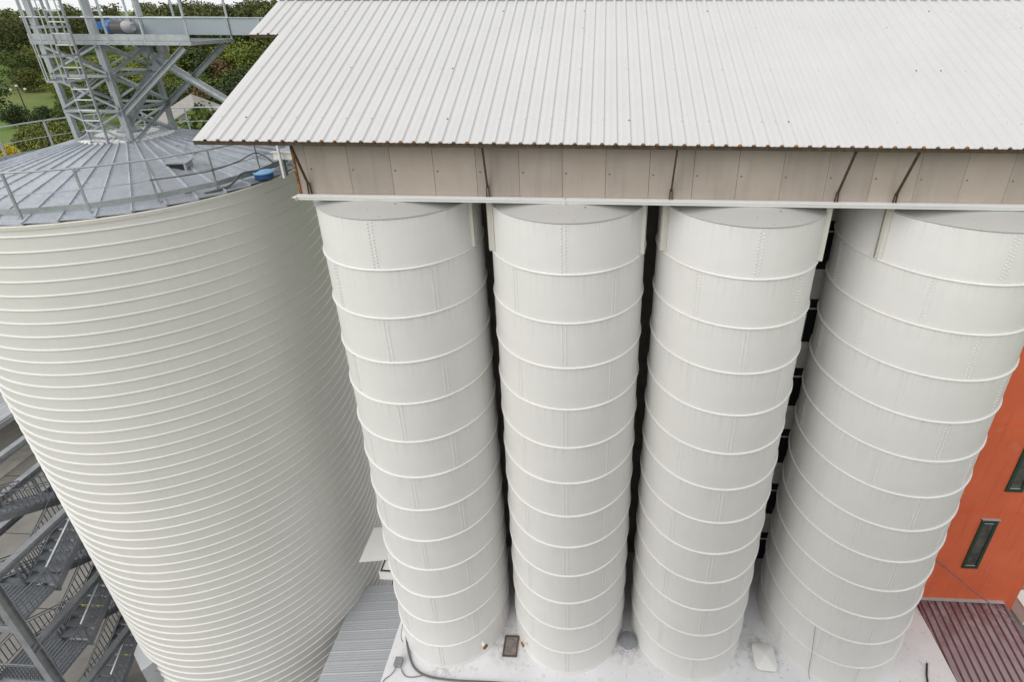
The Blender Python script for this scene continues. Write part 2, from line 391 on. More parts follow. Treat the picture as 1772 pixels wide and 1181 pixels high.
# ------------------------------------------------------------------ the four bolted silos
BASE = -21.966; RIM = -4.40; R1Z = -5.72; DH = 1.3588; SY = 12.892; SR = 2.076; SX = [-5.299, -0.806, 3.687]
S4 = (9.243, 13.31, 2.49)
def bolted_silo(c, R, npan, label, protos=None, flanges=()):
    t = thing('bolted_silo', label, 'silo', (c[0], c[1], BASE), 'row of white bolted silos')
    zs = [RIM] + [R1Z - DH * k for k in range(12)] + [BASE]
    if protos:
        for o in protos: copy_part(o, t)
        made = protos
    else:
        made = []
        for k in range(13):
            zt, zb = zs[k], zs[k + 1]
            b = MB()
            b.lathe((c[0], c[1], 0), [(R, zb), (R, zt)], 120)
            off = 0.0 if k % 2 == 0 else pi / npan
            for j in range(npan):
                a = -pi / 2 + off + 2 * pi * j / npan
                if sin(a) > 0.35: continue
                nr = 14
                for i in range(nr):
                    z = zb + 0.1 + (zt - zb - 0.2) * i / (nr - 1)
                    for sgn in (-1, 1):
                        aa = a + sgn * 0.048 / R; zz = z + (0.02 if sgn > 0 else -0.02)
                        n_ = (cos(aa), sin(aa), 0)
                        b.dome((c[0] + (R + .006) * n_[0], c[1] + (R + .006) * n_[1], zz), n_, 0.020, 0.026)
            made.append(b.build('shell_course', M['silo'], t))
        for k in range(12):
            b = MB(); z = zs[k + 1]
            b.lathe((c[0], c[1], z), [(R, 0.026), (R + .006, 0.024), (R + .036, 0.014), (R + .042, 0.008), (R + .043, -0.004), (R + .036, -0.012), (R + .010, -0.016), (R, -0.02)], 120)
            nb = int(2 * pi * R / 0.11)
            for j in range(nb):
                a = 2 * pi * j / nb
                if sin(a) > 0.3: continue
                n_ = (cos(a), sin(a), 0)
                b.dome((c[0] + (R + .01) * n_[0], c[1] + (R + .01) * n_[1], z + 0.06), n_, 0.015, 0.016, 5)
            made.append(b.build('hoop', M['silo'], t))
        b = MB(); ap = R * 0.5
        b.lathe((c[0], c[1], RIM), [(R - .06, -0.10), (R + .012, -0.02), (R + .03, 0.0), (R + .025, 0.022), (R * 0.8, 0.022 + ap * 0.2), (R * 0.5, ap * 0.5 + .022), (0.25, ap * 0.92), (0.0, ap * .93)], 120)
        made.append(b.build('cone_roof', M['cone'], t))
        b = MB(); b.lathe((c[0], c[1], BASE), [(R, 0.0), (R + .022, 0.0), (R + .018, 0.10), (R, 0.13)], 120)
        made.append(b.build('base_skirt', M['silo'], t))
    for deg in flanges:
        b = MB(); a = -pi / 2 + radians(deg); n_ = Vector((cos(a), sin(a), 0)); tn = Vector((-sin(a), cos(a), 0))
        for off, w in ((-0.035, 0.13), (0.035, 0.13)):
            p = Vector((c[0], c[1], 0)) + n_ * (R + w / 2 - 0.01) + tn * off
            b.bar(p + Vector((0, 0, R1Z + 0.05)), p + Vector((0, 0, RIM + 0.2)), 0.016, w, tuple(n_))
        p = Vector((c[0], c[1], 0)) + n_ * (R + 0.012) + tn * 0.09
        b.bar(p + Vector((0, 0, R1Z + 0.05)), p + Vector((0, 0, RIM + 0.2)), 0.10, 0.014, tuple(n_))
        for i in range(16):
            q = p + n_ * 0.008; q.z = R1Z + 0.12 + i * 0.085
            b.dome(q, n_, 0.014, 0.012, 5)
        b.build('corner_flange', M['cream'], t)
    return t, made
silo1, protos = bolted_silo((SX[0], SY), SR, 5, 'white bolted steel silo standing next to the wide ribbed silo', flanges=(72,))
silo2, _ = bolted_silo((SX[1], SY), SR, 5, 'white bolted steel silo between the rusty-framed hatch and the round pipe cap', protos, flanges=(-65, 65))
silo3, _ = bolted_silo((SX[2], SY), SR, 5, 'white bolted steel silo whose neighbouring gap shows black windows, beside the square plastic cap', protos, flanges=(-72, 60))
silo4, _ = bolted_silo((S4[0], S4[1]), S4[2], 6, 'widest of the white bolted silos, standing beside the orange building', flanges=(-61,))
# short pipe stubs near the foot, either side of the hatch
for par, c, deg, R in ((silo1, (SX[0], SY), 42, SR), (silo2, (SX[1], SY), -47, SR)):
    b = MB(); a = -pi / 2 + radians(deg); n_ = Vector((cos(a), sin(a), 0)); p = Vector((c[0], c[1], BASE + 0.62)) + n_ * R
    b.tube([p - n_ * 0.05, p + n_ * 0.16], 0.075, 12); b.mat(1).tube([p + n_ * 0.16, p + n_ * 0.19], 0.10, 12)
    b.build('pipe_stub', [M['silo'], M['rust']], par)

# ------------------------------------------------------------------ wide ribbed silo
BC = (-14.398, 15.057); BR = 4.745; EZ = -4.60
ribbed = thing('ribbed_silo', 'wide ivory silo with close spiral ribs and a galvanised cone roof', 'silo', (BC[0], BC[1], BASE + 0.1))
b = MB(); pitch = 0.393; zb = -25.95; zt = EZ - 0.09; n = 160; prof = []
turns = int((zt - zb) / pitch) + 2; vs = []; fs = []
shape = [(0.0, 0.0), (0.0, pitch - .056), (0.030, pitch - .052), (0.034, pitch - .038), (0.024, pitch - .024), (0.005, pitch - .016), (0.0, pitch - .013)]
for i in range(n + 1):
    t = -pi / 2 - pi + 2 * pi * i / n; dz = -pitch * i / n
    for k in range(turns + 1):
        for dr, z in shape:
            zz = zt - pitch * (turns) + k * pitch + z + dz + 0.07
            zc = min(max(zz, zb), zt); r = BR + (dr if zc == zz else 0)
            vs.append((BC[0] + r * cos(t), BC[1] + r * sin(t), zc))
L = (turns + 1) * len(shape)
for i in range(n):
    for k in range(L - 1):
        a_, b_ = i * L + k, (i + 1) * L + k
        if max(vs[a_ + 1][2] - vs[a_][2], vs[b_ + 1][2] - vs[b_][2]) < 1e-5: continue
        fs.append((a_, b_, b_ + 1, a_ + 1))
b.add(vs, fs).build('wall', M['rib_silo'], ribbed, smooth=9)
b = MB(); b.lathe((BC[0], BC[1], EZ), [(BR - .02, -0.11), (BR + .03, -0.10), (BR + .035, -0.012), (BR + .015, 0.0), (BR - .1, 0.002)], 160)
b.build('top_curb', M['cream'], ribbed)
HZ = -3.47; sl = (HZ - EZ) / (BR - 0.9)
b = MB(); NS = 43
for i in range(NS):
    a0 = -pi / 2 + radians(13.5) + 2 * pi * i / NS; a1 = a0 + 2 * pi / NS
    r0, r1 = BR - 0.005, 0.8
    # each sheet tilts: one edge sits over its neighbour
    P = []
    for (a, r, dz) in ((a0, r0, 0.055), (a1, r0, 0.012), (a1, r1, HZ - EZ + sl * .1 + 0.006), (a0, r1, HZ - EZ + sl * .1 + 0.02)):
        P.append((BC[0] + r * cos(a), BC[1] + r * sin(a), EZ + dz))
    b.add(P, [(0, 1, 2, 3)])
    d = Vector((cos(a0), sin(a0), 0)); tn = Vector((-sin(a0), cos(a0), 0))
    p = Vector((BC[0], BC[1], 0)) + d * (r0 - .01); p.z = EZ + 0.045
    q = Vector((BC[0], BC[1], 0)) + d * r1; q.z = EZ + HZ - EZ + sl * .1 + 0.012
    b.mat(2).bar(p, q, 0.035, 0.075); b.mat(0)
    for k in range(16):
        f = (k + .5) / 24; s_ = p.lerp(q, f) + tn * 0.06; s_.z += 0.012
        b.mat(1).dome(s_, (0, 0, 1), 0.010, 0.010, 5); b.mat(0)
    # open sheet end at the eave
    e = p + tn * 0.03; e.z = EZ + 0.03
    b.mat(1).bar(e - d * 0.06, e + d * 0.012, 0.035, 0.04); b.mat(0)
b.build('roof_deck', [M['deck'], M['cable'], M['seam']], ribbed)
b = MB()
b.lathe((BC[0], BC[1], HZ), [(1.10, -0.24), (1.16, -0.10), (1.16, -0.03), (1.10, 0.0), (0.5, 0.07), (0.26, 0.09)], 56)
b.build('roof_cap', M['cap'], ribbed)
b = MB(); b.lathe((BC[0] + .1, BC[1], HZ + .1), [(0.30, 0.0), (0.30, 0.03), (0.16, 0.16), (0.14, 0.17), (0.14, 0.42), (0.0, 0.42)], 28)
b.build('inlet_neck', M['galv'], ribbed)
pier = thing('concrete_pier', 'pale concrete pier at the foot of the ribbed silo beside the stairs', 'pier', (-17.6, 11.4, -26))
b = MB(); top = [(-17.22, 11.35), (-16.97, 10.78), (-16.25, 10.28), (-15.9, 10.75), (-16.9, 11.9)]; n5 = len(top)
b.add([(x, y, -26) for x, y in top] + [(x, y, -22.2) for x, y in top], [(k, (k + 1) % n5, n5 + (k + 1) % n5, n5 + k) for k in range(n5)] + [tuple(range(n5, 2 * n5))])
b.build('block', M['plinth'], pier, smooth=0)
b = MB(); b.add([(x * 1.0 , y, -22.195) for x, y in top] + [(x, y, -22.12) for x, y in top], [(k, (k + 1) % n5, n5 + (k + 1) % n5, n5 + k) for k in range(n5)] + [tuple(range(n5, 2 * n5)), tuple(range(n5 - 1, -1, -1))])
b.build('coping', M['plinth'], pier, smooth=0)

# guard rail round its roof
gr = thing('guard_rail', 'thin galvanised guard rail circling the ribbed silo roof', 'railing', (BC[0], BC[1], EZ))
RR = 4.45
def ringp(deg, z, r=RR): a = -pi / 2 + radians(deg); return Vector((BC[0] + r * cos(a), BC[1] + r * sin(a), z))
rz0 = EZ + 0.09
for d in np.arange(11.2 - 17.2 * 10, 188, 17.2):
    b = MB(); p = ringp(d, rz0); tn = Vector((cos(radians(d)), sin(radians(d)), 0))
    b.bar(p, p + Vector((0, 0, 1.10)), 0.045, 0.045, tuple(tn)); b.box(p.x - .07, p.x + .07, p.y - .07, p.y + .07, rz0 - .02, rz0 + 0.015)
    b.build('post', M['galv'], gr)
for nm, z, r in (('top_rail', rz0 + 1.10, 0.024), ('mid_rail', rz0 + 0.58, 0.012)):
    b = MB(); b.tube([ringp(d, z) for d in range(0, 361, 4)], r, 8); b.build(nm, M['galv'], gr)
b = MB(); b.lathe((BC[0], BC[1], rz0 + 0.09), [(RR + .004, 0), (RR + .004, 0.14), (RR - .004, 0.14), (RR - .004, 0), (RR + .004, 0)], 21, -pi / 2 + radians(11.2), -pi / 2 + radians(11.2) + 2 * pi)
b.build('toe_board', M['galv'], gr, smooth=0)

# ------------------------------------------------------------------ lattice tower on the ribbed silo
TX, TY, TS = -14.4, 15.06, 0.80
tower = thing('lattice_tower', 'galvanised lattice tower with crossed braces on the ribbed silo roof', 'tower', (TX, TY, -3.6))
LV = [-3.62, -2.66, -1.705, -0.86]; TOPZ = 2.4
cor = [(TX - TS, TY - TS), (TX + TS, TY - TS), (TX + TS, TY + TS), (TX - TS, TY + TS)]
for i, (x, y) in enumerate(cor):
    b = MB(); b.bar((x, y, -3.62), (x, y, TOPZ), 0.12, 0.12); b.box(x - .16, x + .16, y - .16, y + .16, -3.70, -3.62)
    b.box(x - .13, x - .07, y - .13, y - .07, -3.63, -3.56); b.box(x + .07, x + .13, y - .13, y - .07, -3.63, -3.56)
    b.build('leg', M['galv'], tower)
for i in range(4):
    p, q = cor[i], cor[(i + 1) % 4]
    ox = Vector((q[1] - p[1], -(q[0] - p[0]), 0)).normalized() * 0.07
    for z in LV[1:3]:
        b = MB(); b.angle(Vector((*p, z)) + ox, Vector((*q, z)) + ox, 0.07); b.build('cross_beam', M['galv'], tower)
    for k in range(3):
        z0, z1 = LV[k] + 0.07, LV[k + 1] - 0.05
        for (a_, c_, dd) in ((p, q, 1.0), (q, p, 1.35)):
            b = MB(); b.angle(Vector((*a_, z0)) + ox * dd, Vector((*c_, z1)) + ox * dd, 0.065); b.build('brace', M['galv'], tower)
for yy in (TY - TS, TY + TS):
    b = MB(); b.channel((TX + TS + 0.07, yy, LV[1] - 0.05), (-11.25, yy, -0.94), 0.15, 0.07, 0.012, (0, -1, 0)); b.build('knee_brace', M['galv'], tower)
plat = thing('service_platform', 'galvanised service platform with kick plate carried by the lattice tower', 'platform', (TX, TY, -0.9))
PX0, PX1, PY0, PY1, PZ = -15.42, -10.95, 14.17, 15.9, -0.86
b = MB(); b.box(PX0, PX1, PY0 - .02, PY0 + .06, PZ, PZ + 0.10); b.build('front_beam', M['galv'], plat)
b = MB(); b.box(PX0, PX1, PY0 - .012, PY0 - .004, PZ + 0.112, PZ + 0.27)
for k in range(14): b.dome((PX0 + .2 + k * .33, PY0 - .022, PZ + 0.05), (0, -1, 0), 0.018, 0.015, 6)
b.build('kick_plate', M['galv'], plat)
b = MB(); b.box(PX0, PX1, PY1 - .06, PY1 + .02, PZ, PZ + 0.10); b.build('rear_beam', M['galv'], plat)
for x in (PX0 + .04, -13.0, PX1 - .05):
    b = MB(); b.box(x - .04, x + .04, PY0 + .062, PY1 - .062, PZ, PZ + 0.10); b.build('end_beam', M['galv'], plat)
b = MB()
for k in range(32):
    y = PY0 + .08 + k * (PY1 - PY0 - .16) / 31; b.box(PX0 + .02, PX1 - .02, y - .006, y + .006, PZ + .072, PZ + 0.108)
for k in range(30):
    x = PX0 + .08 + k * (PX1 - PX0 - .2) / 29; b.box(x - .006, x + .006, PY0 + .07, PY1 - .07, PZ + 0.104, PZ + .112)
b.build('grating', M['galv'], plat)
for y, xs in ((PY0 + .0, (-15.36, -14.55, -13.2, -12.2, -10.98)), (PY1, (-15.3, -14.0, -12.6, -11.0))):
    for x in xs:
        b = MB(); b.bar((x, y, PZ + .1), (x, y, PZ + 1.26), 0.05, 0.035); b.build('rail_post', M['galv'], plat)
    for z in (PZ + 0.68, PZ + 1.25):
        b = MB(); b.tube([(PX0, y - .03, z), (PX1, y - .03, z)], 0.02, 8); b.build('rail', M['galv'], plat)

lad = thing('caged_ladder', 'narrow caged ladder rising from the ribbed silo roof to the platform', 'ladder', (-14.25, 13.95, -3.6))
LX0, LX1, LY = -14.50, -14.0, 13.93
for x in (LX0, LX1):
    b = MB(); b.bar((x, LY, -3.68), (x + 0.12, LY - .05, 2.2), 0.03, 0.06); b.build('stile', M['galv'], lad)
for k in range(20):
    z = -3.42 + 0.285 * k; dx = 0.12 * (z + 3.6) / 5.8
    b = MB(); b.bar((LX0 + dx, LY - .03, z), (LX1 + dx, LY - .03, z), 0.045, 0.03); b.build('rung', M['bright'], lad)
hz = [-1.72, -1.10, -0.40, 0.25, 0.9, 1.5]
hc = lambda z: (LX0 + LX1) / 2 + 0.12 * (z + 3.6) / 5.8
arc = [(-0.30, -0.02), (-0.36, -0.25), (-0.34, -0.45), (-0.24, -0.62), (-0.08, -0.71), (0.08, -0.71), (0.24, -0.62), (0.34, -0.45), (0.36, -0.25), (0.30, -0.02)]
for z in hz:
    b = MB()
    for k in range(len(arc) - 1):
        b.bar((hc(z) + arc[k][0], LY + arc[k][1], z), (hc(z) + arc[k + 1][0], LY + arc[k + 1][1], z), 0.008, 0.055)
    b.build('cage_hoop', M['galv'], lad)
for k in (1, 3, 4, 6, 8):
    b = MB(); b.bar((hc(-1.7) + arc[k][0], LY + arc[k][1] - .008, -1.75), (hc(1.5) + arc[k][0], LY + arc[k][1] - .05, 1.55), 0.032, 0.008, (0, 1, 0)); b.build('cage_strip', M['galv'], lad)

conv = thing('conveyor', 'long galvanised box conveyor running from the platform to the white roof', 'conveyor', (-12, 15.1, -0.6))
CX0, CX1, CY0, CY1, CZ0, CZ1 = -14.5, -9.87, 15.82, 16.28, -0.66, -0.205
b = MB(); b.box(CX0, CX1, CY0, CY1, CZ0, CZ1); b.build('trough', M['trough'], conv)
b = MB(); b.box(CX0 - .02, CX1, CY0 - .03, CY1 + .03, CZ1 + .004, CZ1 + .03); b.build('cover', M['galv'], conv)
for x in (-13.9, -10.96, -10.0):
    b = MB(); b.box(x - .03, x + .03, CY0 - .04, CY0 - .003, CZ0, CZ1 - .004); b.build('joint_flange', M['galv'], conv)
b = MB(); b.tube([(CX0 + .08, 15.55, -0.42), (CX0 + .08, 15.81, -0.42)], 0.17, 20); b.box(CX0 - .25, CX0 + .08, 15.52, 15.74, -0.52, -0.32)
b.tube([(-14.4, 15.55, -0.45), (-14.22, 15.55, -0.45)], 0.17, 20); b.build('gearbox', M['motorblue'], conv)
b = MB()
b.lathe((0, 0, 0), [(0.0, 0), (0.15, 0.0), (0.155, 0.36), (0.0, 0.36)], 28)
for k in range(28):
    a = 2 * pi * k / 28; b.bar((0.15 * cos(a), 0.15 * sin(a), 0.01), (0.15 * cos(a), 0.15 * sin(a), 0.35), 0.012, 0.05, (cos(a), sin(a), 0))
b.v = [(-14.22 + z, 15.55 + x, -0.45 + y) for x, y, z in b.v]
b.build('motor', M['motorgrey'], conv)
b = MB(); b.lathe((0, 0, 0), [(0.165, 0.0), (0.17, 0.10), (0.14, 0.2), (0.10, 0.235), (0.085, 0.235), (0.08, 0.215), (0.0, 0.215)], 24)
b.v = [(-13.86 + z, 15.55 + x, -0.45 + y) for x, y, z in b.v]
b.build('fan_cowl', M['cowl'], conv)
b = MB()
for k in range(5): b.box(-14.48 + k * .17, -14.46 + k * .17, CY0 - .02, CY0 - .002, CZ0 + .02, CZ1 - .02)
b.build('end_stiffener', M['galv'], conv)

ch = thing('grain_chute', 'straight galvanised chute dropping from the conveyor to the silo inlet neck', 'chute', (-13.5, 15.1, -2))
b = MB(); b.tube([(-13.3, 16.0, CZ0 - .004), (-13.3, 16.0, -1.12)], 0.16, 20); b.tube([(-13.3, 16.0, -1.12), (-13.33, 15.97, -1.25), (-13.42, 15.9, -1.42)], 0.135, 20); b.build('outlet', M['galv'], ch)
b = MB(); b.channel((-13.36, 15.78, -1.34), (-14.24, 15.06, -3.02), 0.26, 0.12, 0.012, (0.6, -0.8, 0)); b.build('trough', M['galv'], ch)
b = MB(); b.tube([(-13.40, 15.9, -1.4), (-14.27, 15.14, -3.06)], 0.12, 18); b.build('pipe', M['galv'], ch)
sp = thing('transfer_pipe', 'round galvanised pipe slanting from under the platform towards the white roof', 'pipe', (-12, 15.6, -1.5))
b = MB(); b.tube([(-14.0, 16.0, -0.67), (-13.95, 15.95, -1.0), (-13.8, 15.9, -1.16), (-8.6, 15.3, -4.2)], 0.125, 20); b.build('pipe', M['galv'], sp)
b = MB(); b.tube([(-13.76, 15.895, -1.185), (-13.60, 15.875, -1.28)], 0.145, 20); b.build('clamp_ring', M['galv'], sp)

# things on the ribbed silo roof
hd = thing('vent_hood', 'folded galvanised vent hood with dark mouth on the silo roof', 'vent', (-11.8, 13.6, -4.2))
cxy = Vector((-11.85, 13.62, 0)); u = Vector((0.71, -0.70, 0)).normalized(); u = Vector((0.985, 0.17, 0)); w_ = Vector((-0.17, 0.985, 0))
def hp(a, c_, z): q = cxy + u * a + w_ * c_; return (q.x, q.y, z)
b = MB()
b.hexa([hp(-.26, -.16, -4.24), hp(.26, -.16, -4.24), hp(.26, .2, -4.14), hp(-.26, .2, -4.14), hp(-.26, -.16, -3.92), hp(.26, -.16, -3.92), hp(.26, .2, -3.89), hp(-.26, .2, -3.89)])
b.hexa([hp(-.32, -.19, -3.915), hp(.32, -.19, -3.915), hp(.32, .2, -3.886), hp(-.32, .2, -3.886), hp(-.32, -.19, -3.9), hp(.32, -.19, -3.9), hp(.32, .2, -3.87), hp(-.32, .2, -3.87)])
b.build('hood', M['deck'], hd)
b = MB(); b.hexa([hp(-.23, -.175, -4.2), hp(.2, -.175, -4.2), hp(.2, -.163, -4.2), hp(-.23, -.163, -4.2), hp(-.23, -.175, -3.95), hp(.2, -.175, -3.95), hp(.2, -.163, -3.95), hp(-.23, -.163, -3.95)]); b.build('mouth', M['black'], hd)
b = MB(); b.hexa([hp(-.3, .3, -4.12), hp(.1, .3, -4.12), hp(.0, .95, -3.94), hp(-.4, .95, -3.94), hp(-.3, .3, -4.02), hp(.1, .3, -4.02), hp(.0, .95, -3.86), hp(-.4, .95, -3.86)])
for a in (-.5, -.25, 0.0): b.tube([hp(a, .8, -3.9), hp(a - .03, .85, -3.80), hp(a - .1, 1.2, -3.70), hp(a - .12, 1.28, -3.78)], 0.012, 6)
b.build('duct', M['deck'], hd)
bl = thing('roof_port', 'round light blue lid on a dark blue rim, on the silo roof', 'lid', (-9.8, 14.15, -4.5))
b = MB(); b.lathe((-9.82, 14.15, -4.5), [(0.25, 0.0), (0.25, 0.14), (0.0, 0.14)], 28); b.build('rim', M['dblue'], bl)
b = MB(); b.lathe((-9.82, 14.15, -4.36), [(0.25, 0.0), (0.275, 0.005), (0.28, 0.035), (0.26, 0.05), (0.12, 0.06), (0.11, 0.075), (0.0, 0.075)], 28); b.build('lid', M['blue'], bl)
wk = thing('walkway_frame', 'white painted walkway frame at the silo roof edge by the building', 'walkway', (-8.9, 14, -4.4))
b = MB(); b.box(-9.30, -7.2, 13.95, 14.05, -3.90, -3.885); b.box(-9.30, -7.2, 13.99, 14.01, -3.884, -3.70); b.box(-9.34, -7.2, 13.93, 14.07, -3.699, -3.68); b.build('edge_beam', M['white'], wk)
b = MB(); b.box(-9.30, -7.2, 14.9, 15.0, -3.88, -3.70); b.build('edge_beam', M['white'], wk)
b = MB(); b.box(-9.28, -7.2, 14.08, 14.89, -3.73, -3.70); b.build('deck', M['deck'], wk)
for x, y in ((-9.05, 13.92), (-8.3, 13.92), (-9.05, 15.0)):
    b = MB(); b.bar((x, y - .04, -4.42), (x, y - .04, -2.75), 0.06, 0.06); b.build('post', M['white'], wk)
b = MB(); b.box(-8.75, -7.4, 15.05, 15.15, -3.66, -3.1); b.build('side_sheet', M['white'], wk)
for x in (-9.2, -8.45):
    b = MB(); b.bar((x, 14.2, -4.45), (x, 14.2, -3.92), 0.1, 0.1); b.build('support_leg', M['stair'], wk)
def cabl(name, label, pts, r, mat, cat='cable', group=None):
    b = MB(); P = [Vector(p) for p in pts]; out = []
    for i in range(len(P) - 1):
        p0, p1, p2, p3 = P[max(i - 1, 0)], P[i], P[i + 1], P[min(i + 2, len(P) - 1)]
        for k in range(8):
            t = k / 8
            out.append(0.5 * ((2 * p1) + (p2 - p0) * t + (2 * p0 - 5 * p1 + 4 * p2 - p3) * t * t + (3 * p1 - p0 - 3 * p2 + p3) * t ** 3))
    out.append(P[-1]); b.tube(out, r, 7)
    return tag(b.build(name, M[mat], None, loc=out[0]), label, cat, group)
cabl('roof_cable', 'grey cable looping from the vent hood to the rail foot', [(-11.95, 13.34, -4.10), (-11.6, 12.9, -4.4), (-11.2, 12.55, -4.46), (-10.95, 12.5, -4.44), (-10.8, 12.62, -4.42), (-11.3, 13.0, -4.36), (-11.62, 13.3, -4.2)], 0.018, 'cable')
cabl('roof_cable', 'twin-stranded grey cable tied along the silo mid rail', [ringp(45, rz0 + .6, RR + .03), ringp(55, rz0 + .56, RR + .04), ringp(62.9, rz0 + .55, RR + .04), ringp(72, rz0 + .62, RR + .04), ringp(79, rz0 + .72, RR + .04), ringp(85, rz0 + .5, RR - .05), ringp(92, rz0 + .1, RR - .1), ringp(100, rz0 + .12, RR - .05)], 0.017, 'cable')
cabl('roof_cable', 'heavy grey hose lying at the toe board below the blue lid', [ringp(58, rz0 + .0, RR + .1), ringp(66, rz0 + .05, RR + .12), ringp(72, rz0 + .26, RR + .05), ringp(80, rz0 + .2, RR + .08), ringp(88, rz0 + .16, RR + .1), ringp(96, rz0 + .18, RR + .1), ringp(110, rz0 + .2, RR)], 0.03, 'cable')

# ------------------------------------------------------------------ grain building: roof, cladding, gutter, struts, rear wall
gb = thing('grain_building', 'grain building with white ribbed roof over taupe cladding behind the silos', 'building', (0, 13, BASE))
XL, XR = -9.0, 22.0; EY, ROOFT = 10.9, 0.5; RY = 16.86
def ez(x): return -2.64 + 0.0045 * (x + 9.0)
def rz(x, y): return ez(x) + ROOFT * (y - EY)
RP = 0.2918; RX0 = -6.38
def roof_profile(x0, x1):
    xs = [(x0, 0.0)]; k0 = int(math.floor((x0 - RX0) / RP)) - 1
    for k in range(k0, k0 + 130):
        c = RX0 + k * RP
        for dx, h in ((-.052, 0), (-.024, .042), (.024, .042), (.052, 0), (RP / 2 - .03, 0), (RP / 2 - .02, .004), (RP / 2 + .02, .004), (RP / 2 + .03, 0)):
            if x0 + .02 < c + dx < x1 - .02: xs.append((c + dx, h))
    xs.append((x1, 0.0)); return xs
def roof_sheet(b, x0, x1, y0, y1, slope=1, zref=None):
    pr = roof_profile(x0, x1); n = len(pr); vs = []
    for y in (y0, y1):
        for x, h in pr: vs.append((x, y - h * 0.0, (rz(x, y) if slope > 0 else rz(x, RY) - ROOFT * (y - RY)) + h))
    for y in (y0, y1):
        for x, h in pr: vs.append((x, y, (rz(x, y) if slope > 0 else rz(x, RY) - ROOFT * (y - RY)) - 0.012 + h * 0.9))
    fs = []
    for i in range(n - 1):
        fs.append((i, i + 1, n + i + 1, n + i)); fs.append((2 * n + i, 3 * n + i, 3 * n + i + 1, 2 * n + i + 1))
        fs.append((i, 2 * n + i, 2 * n + i + 1, i + 1)); fs.append((n + i, n + i + 1, 3 * n + i + 1, 3 * n + i))
    fs.append((0, n, 3 * n, 2 * n)); fs.append((n - 1, 3 * n - 1, 4 * n - 1, 2 * n - 1))
    b.add(vs, fs)
b = MB(); roof_sheet(b, XL, XR, EY, RY); roof_sheet(b, -9.85, XL - .002, 14.99, RY); roof_sheet(b, -9.85, XR, RY + .06, 22.0, -1)
k0 = int((XL - RX0) / RP)
rnd = random.Random(3)
for row, (y, st) in enumerate(((11.6, 2), (13.43, 4), (15.26, 4), (16.1, 4))):
    for k in range(k0, k0 + 104):
        if k % st == (row * 0) and rnd.random() < 0.93 or rnd.random() < 0.05:
            x = RX0 + k * RP
            if x > XR - .2 or x < XL + .1: continue
            p = (x + 0.006, y + rnd.uniform(-.02, .02), rz(x, y) + 0.036)
            b.mat(1 if rnd.random() < .2 else 0).dome(p, (0, -.45, .9), 0.02, 0.03, 6); b.mat(0)
b.build('roof', [M['roof'], M['cable']], gb, smooth=20)
b = MB(); y = RY + .03
vs = []
for x in (-9.85, XR): vs += [(x, y - .16, rz(x, RY) - .01), (x, y, rz(x, RY) + .10), (x, y + .16, rz(x, RY) - .01)]
b.add(vs, [(0, 1, 4, 3), (1, 2, 5, 4), (0, 3, 5, 2)]); b.build('ridge_cap', M['roof'], gb)
far_ends = MB()
def rib_end(x, y, far=False):
    s_ = 0.68 + 0.45 * rnd.random(); b = far_ends if far else MB()
    b.dome((x, y - 0.003, rz(x, y) + 0.008), (0.1, -1, 0.25), 0.036 * s_, 0.05 * s_, 7)
    if not far: b.build('rusty_rib_end', M['rust2'], gb)
for k in range(k0 + 1, k0 + 106):
    x = RX0 + k * RP
    if XL + .08 < x < XR - .1: rib_end(x, EY, x > 16)
for k in (11, 10): rib_end(RX0 - k * RP, 14.988)
far_ends.build('rusty_rib_end', M['rust2'], gb)['kind'] = 'stuff'
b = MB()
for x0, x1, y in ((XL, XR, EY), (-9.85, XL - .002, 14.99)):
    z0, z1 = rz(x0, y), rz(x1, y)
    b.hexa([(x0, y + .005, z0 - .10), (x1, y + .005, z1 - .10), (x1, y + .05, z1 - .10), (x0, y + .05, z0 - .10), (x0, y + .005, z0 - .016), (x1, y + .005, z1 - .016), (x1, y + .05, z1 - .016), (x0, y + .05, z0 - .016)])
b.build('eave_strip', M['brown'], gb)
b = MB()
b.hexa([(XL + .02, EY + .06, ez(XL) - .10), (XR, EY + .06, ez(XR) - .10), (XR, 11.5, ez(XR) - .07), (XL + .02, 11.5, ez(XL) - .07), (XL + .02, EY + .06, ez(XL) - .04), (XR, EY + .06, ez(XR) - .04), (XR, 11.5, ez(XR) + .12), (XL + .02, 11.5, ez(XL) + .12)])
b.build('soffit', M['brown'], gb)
WY = 11.453; FZ0, FZ1 = -4.07, -2.5
b = MB(); x = -7.12; j = 0
edges = [-7.12] + [-6.861 + k for k in range(0, 29)]
for a_, c_ in zip(edges[:-1], edges[1:]):
    b.box(a_ + .004, c_ - .004, WY, WY + .06, FZ0 + .06, FZ1)
    b.box(a_ + .006, c_ - .006, WY + .002, WY + .06, FZ0, FZ0 + .058)
b.build('cladding', M['clad'], gb, smooth=0)
b = MB(); b.box(-7.12, 22, WY + .03, WY + .10, FZ0 - .06, FZ1 - .01); b.build('cladding_backing', M['brown'], gb)
b = MB()
for k in range(0, 28):
    x = -6.861 + k + 0.09
    if x < 21: b.dome((x, WY - .001, -3.42), (0, -1, 0), 0.024, 0.014, 8)
b.build('cladding_fixings', M['fixing'], gb)
b = MB(); b.box(-7.165, -7.122, WY - .03, WY + .05, FZ0, FZ1 - .05); b.build('corner_angle', M['rust'], gb)
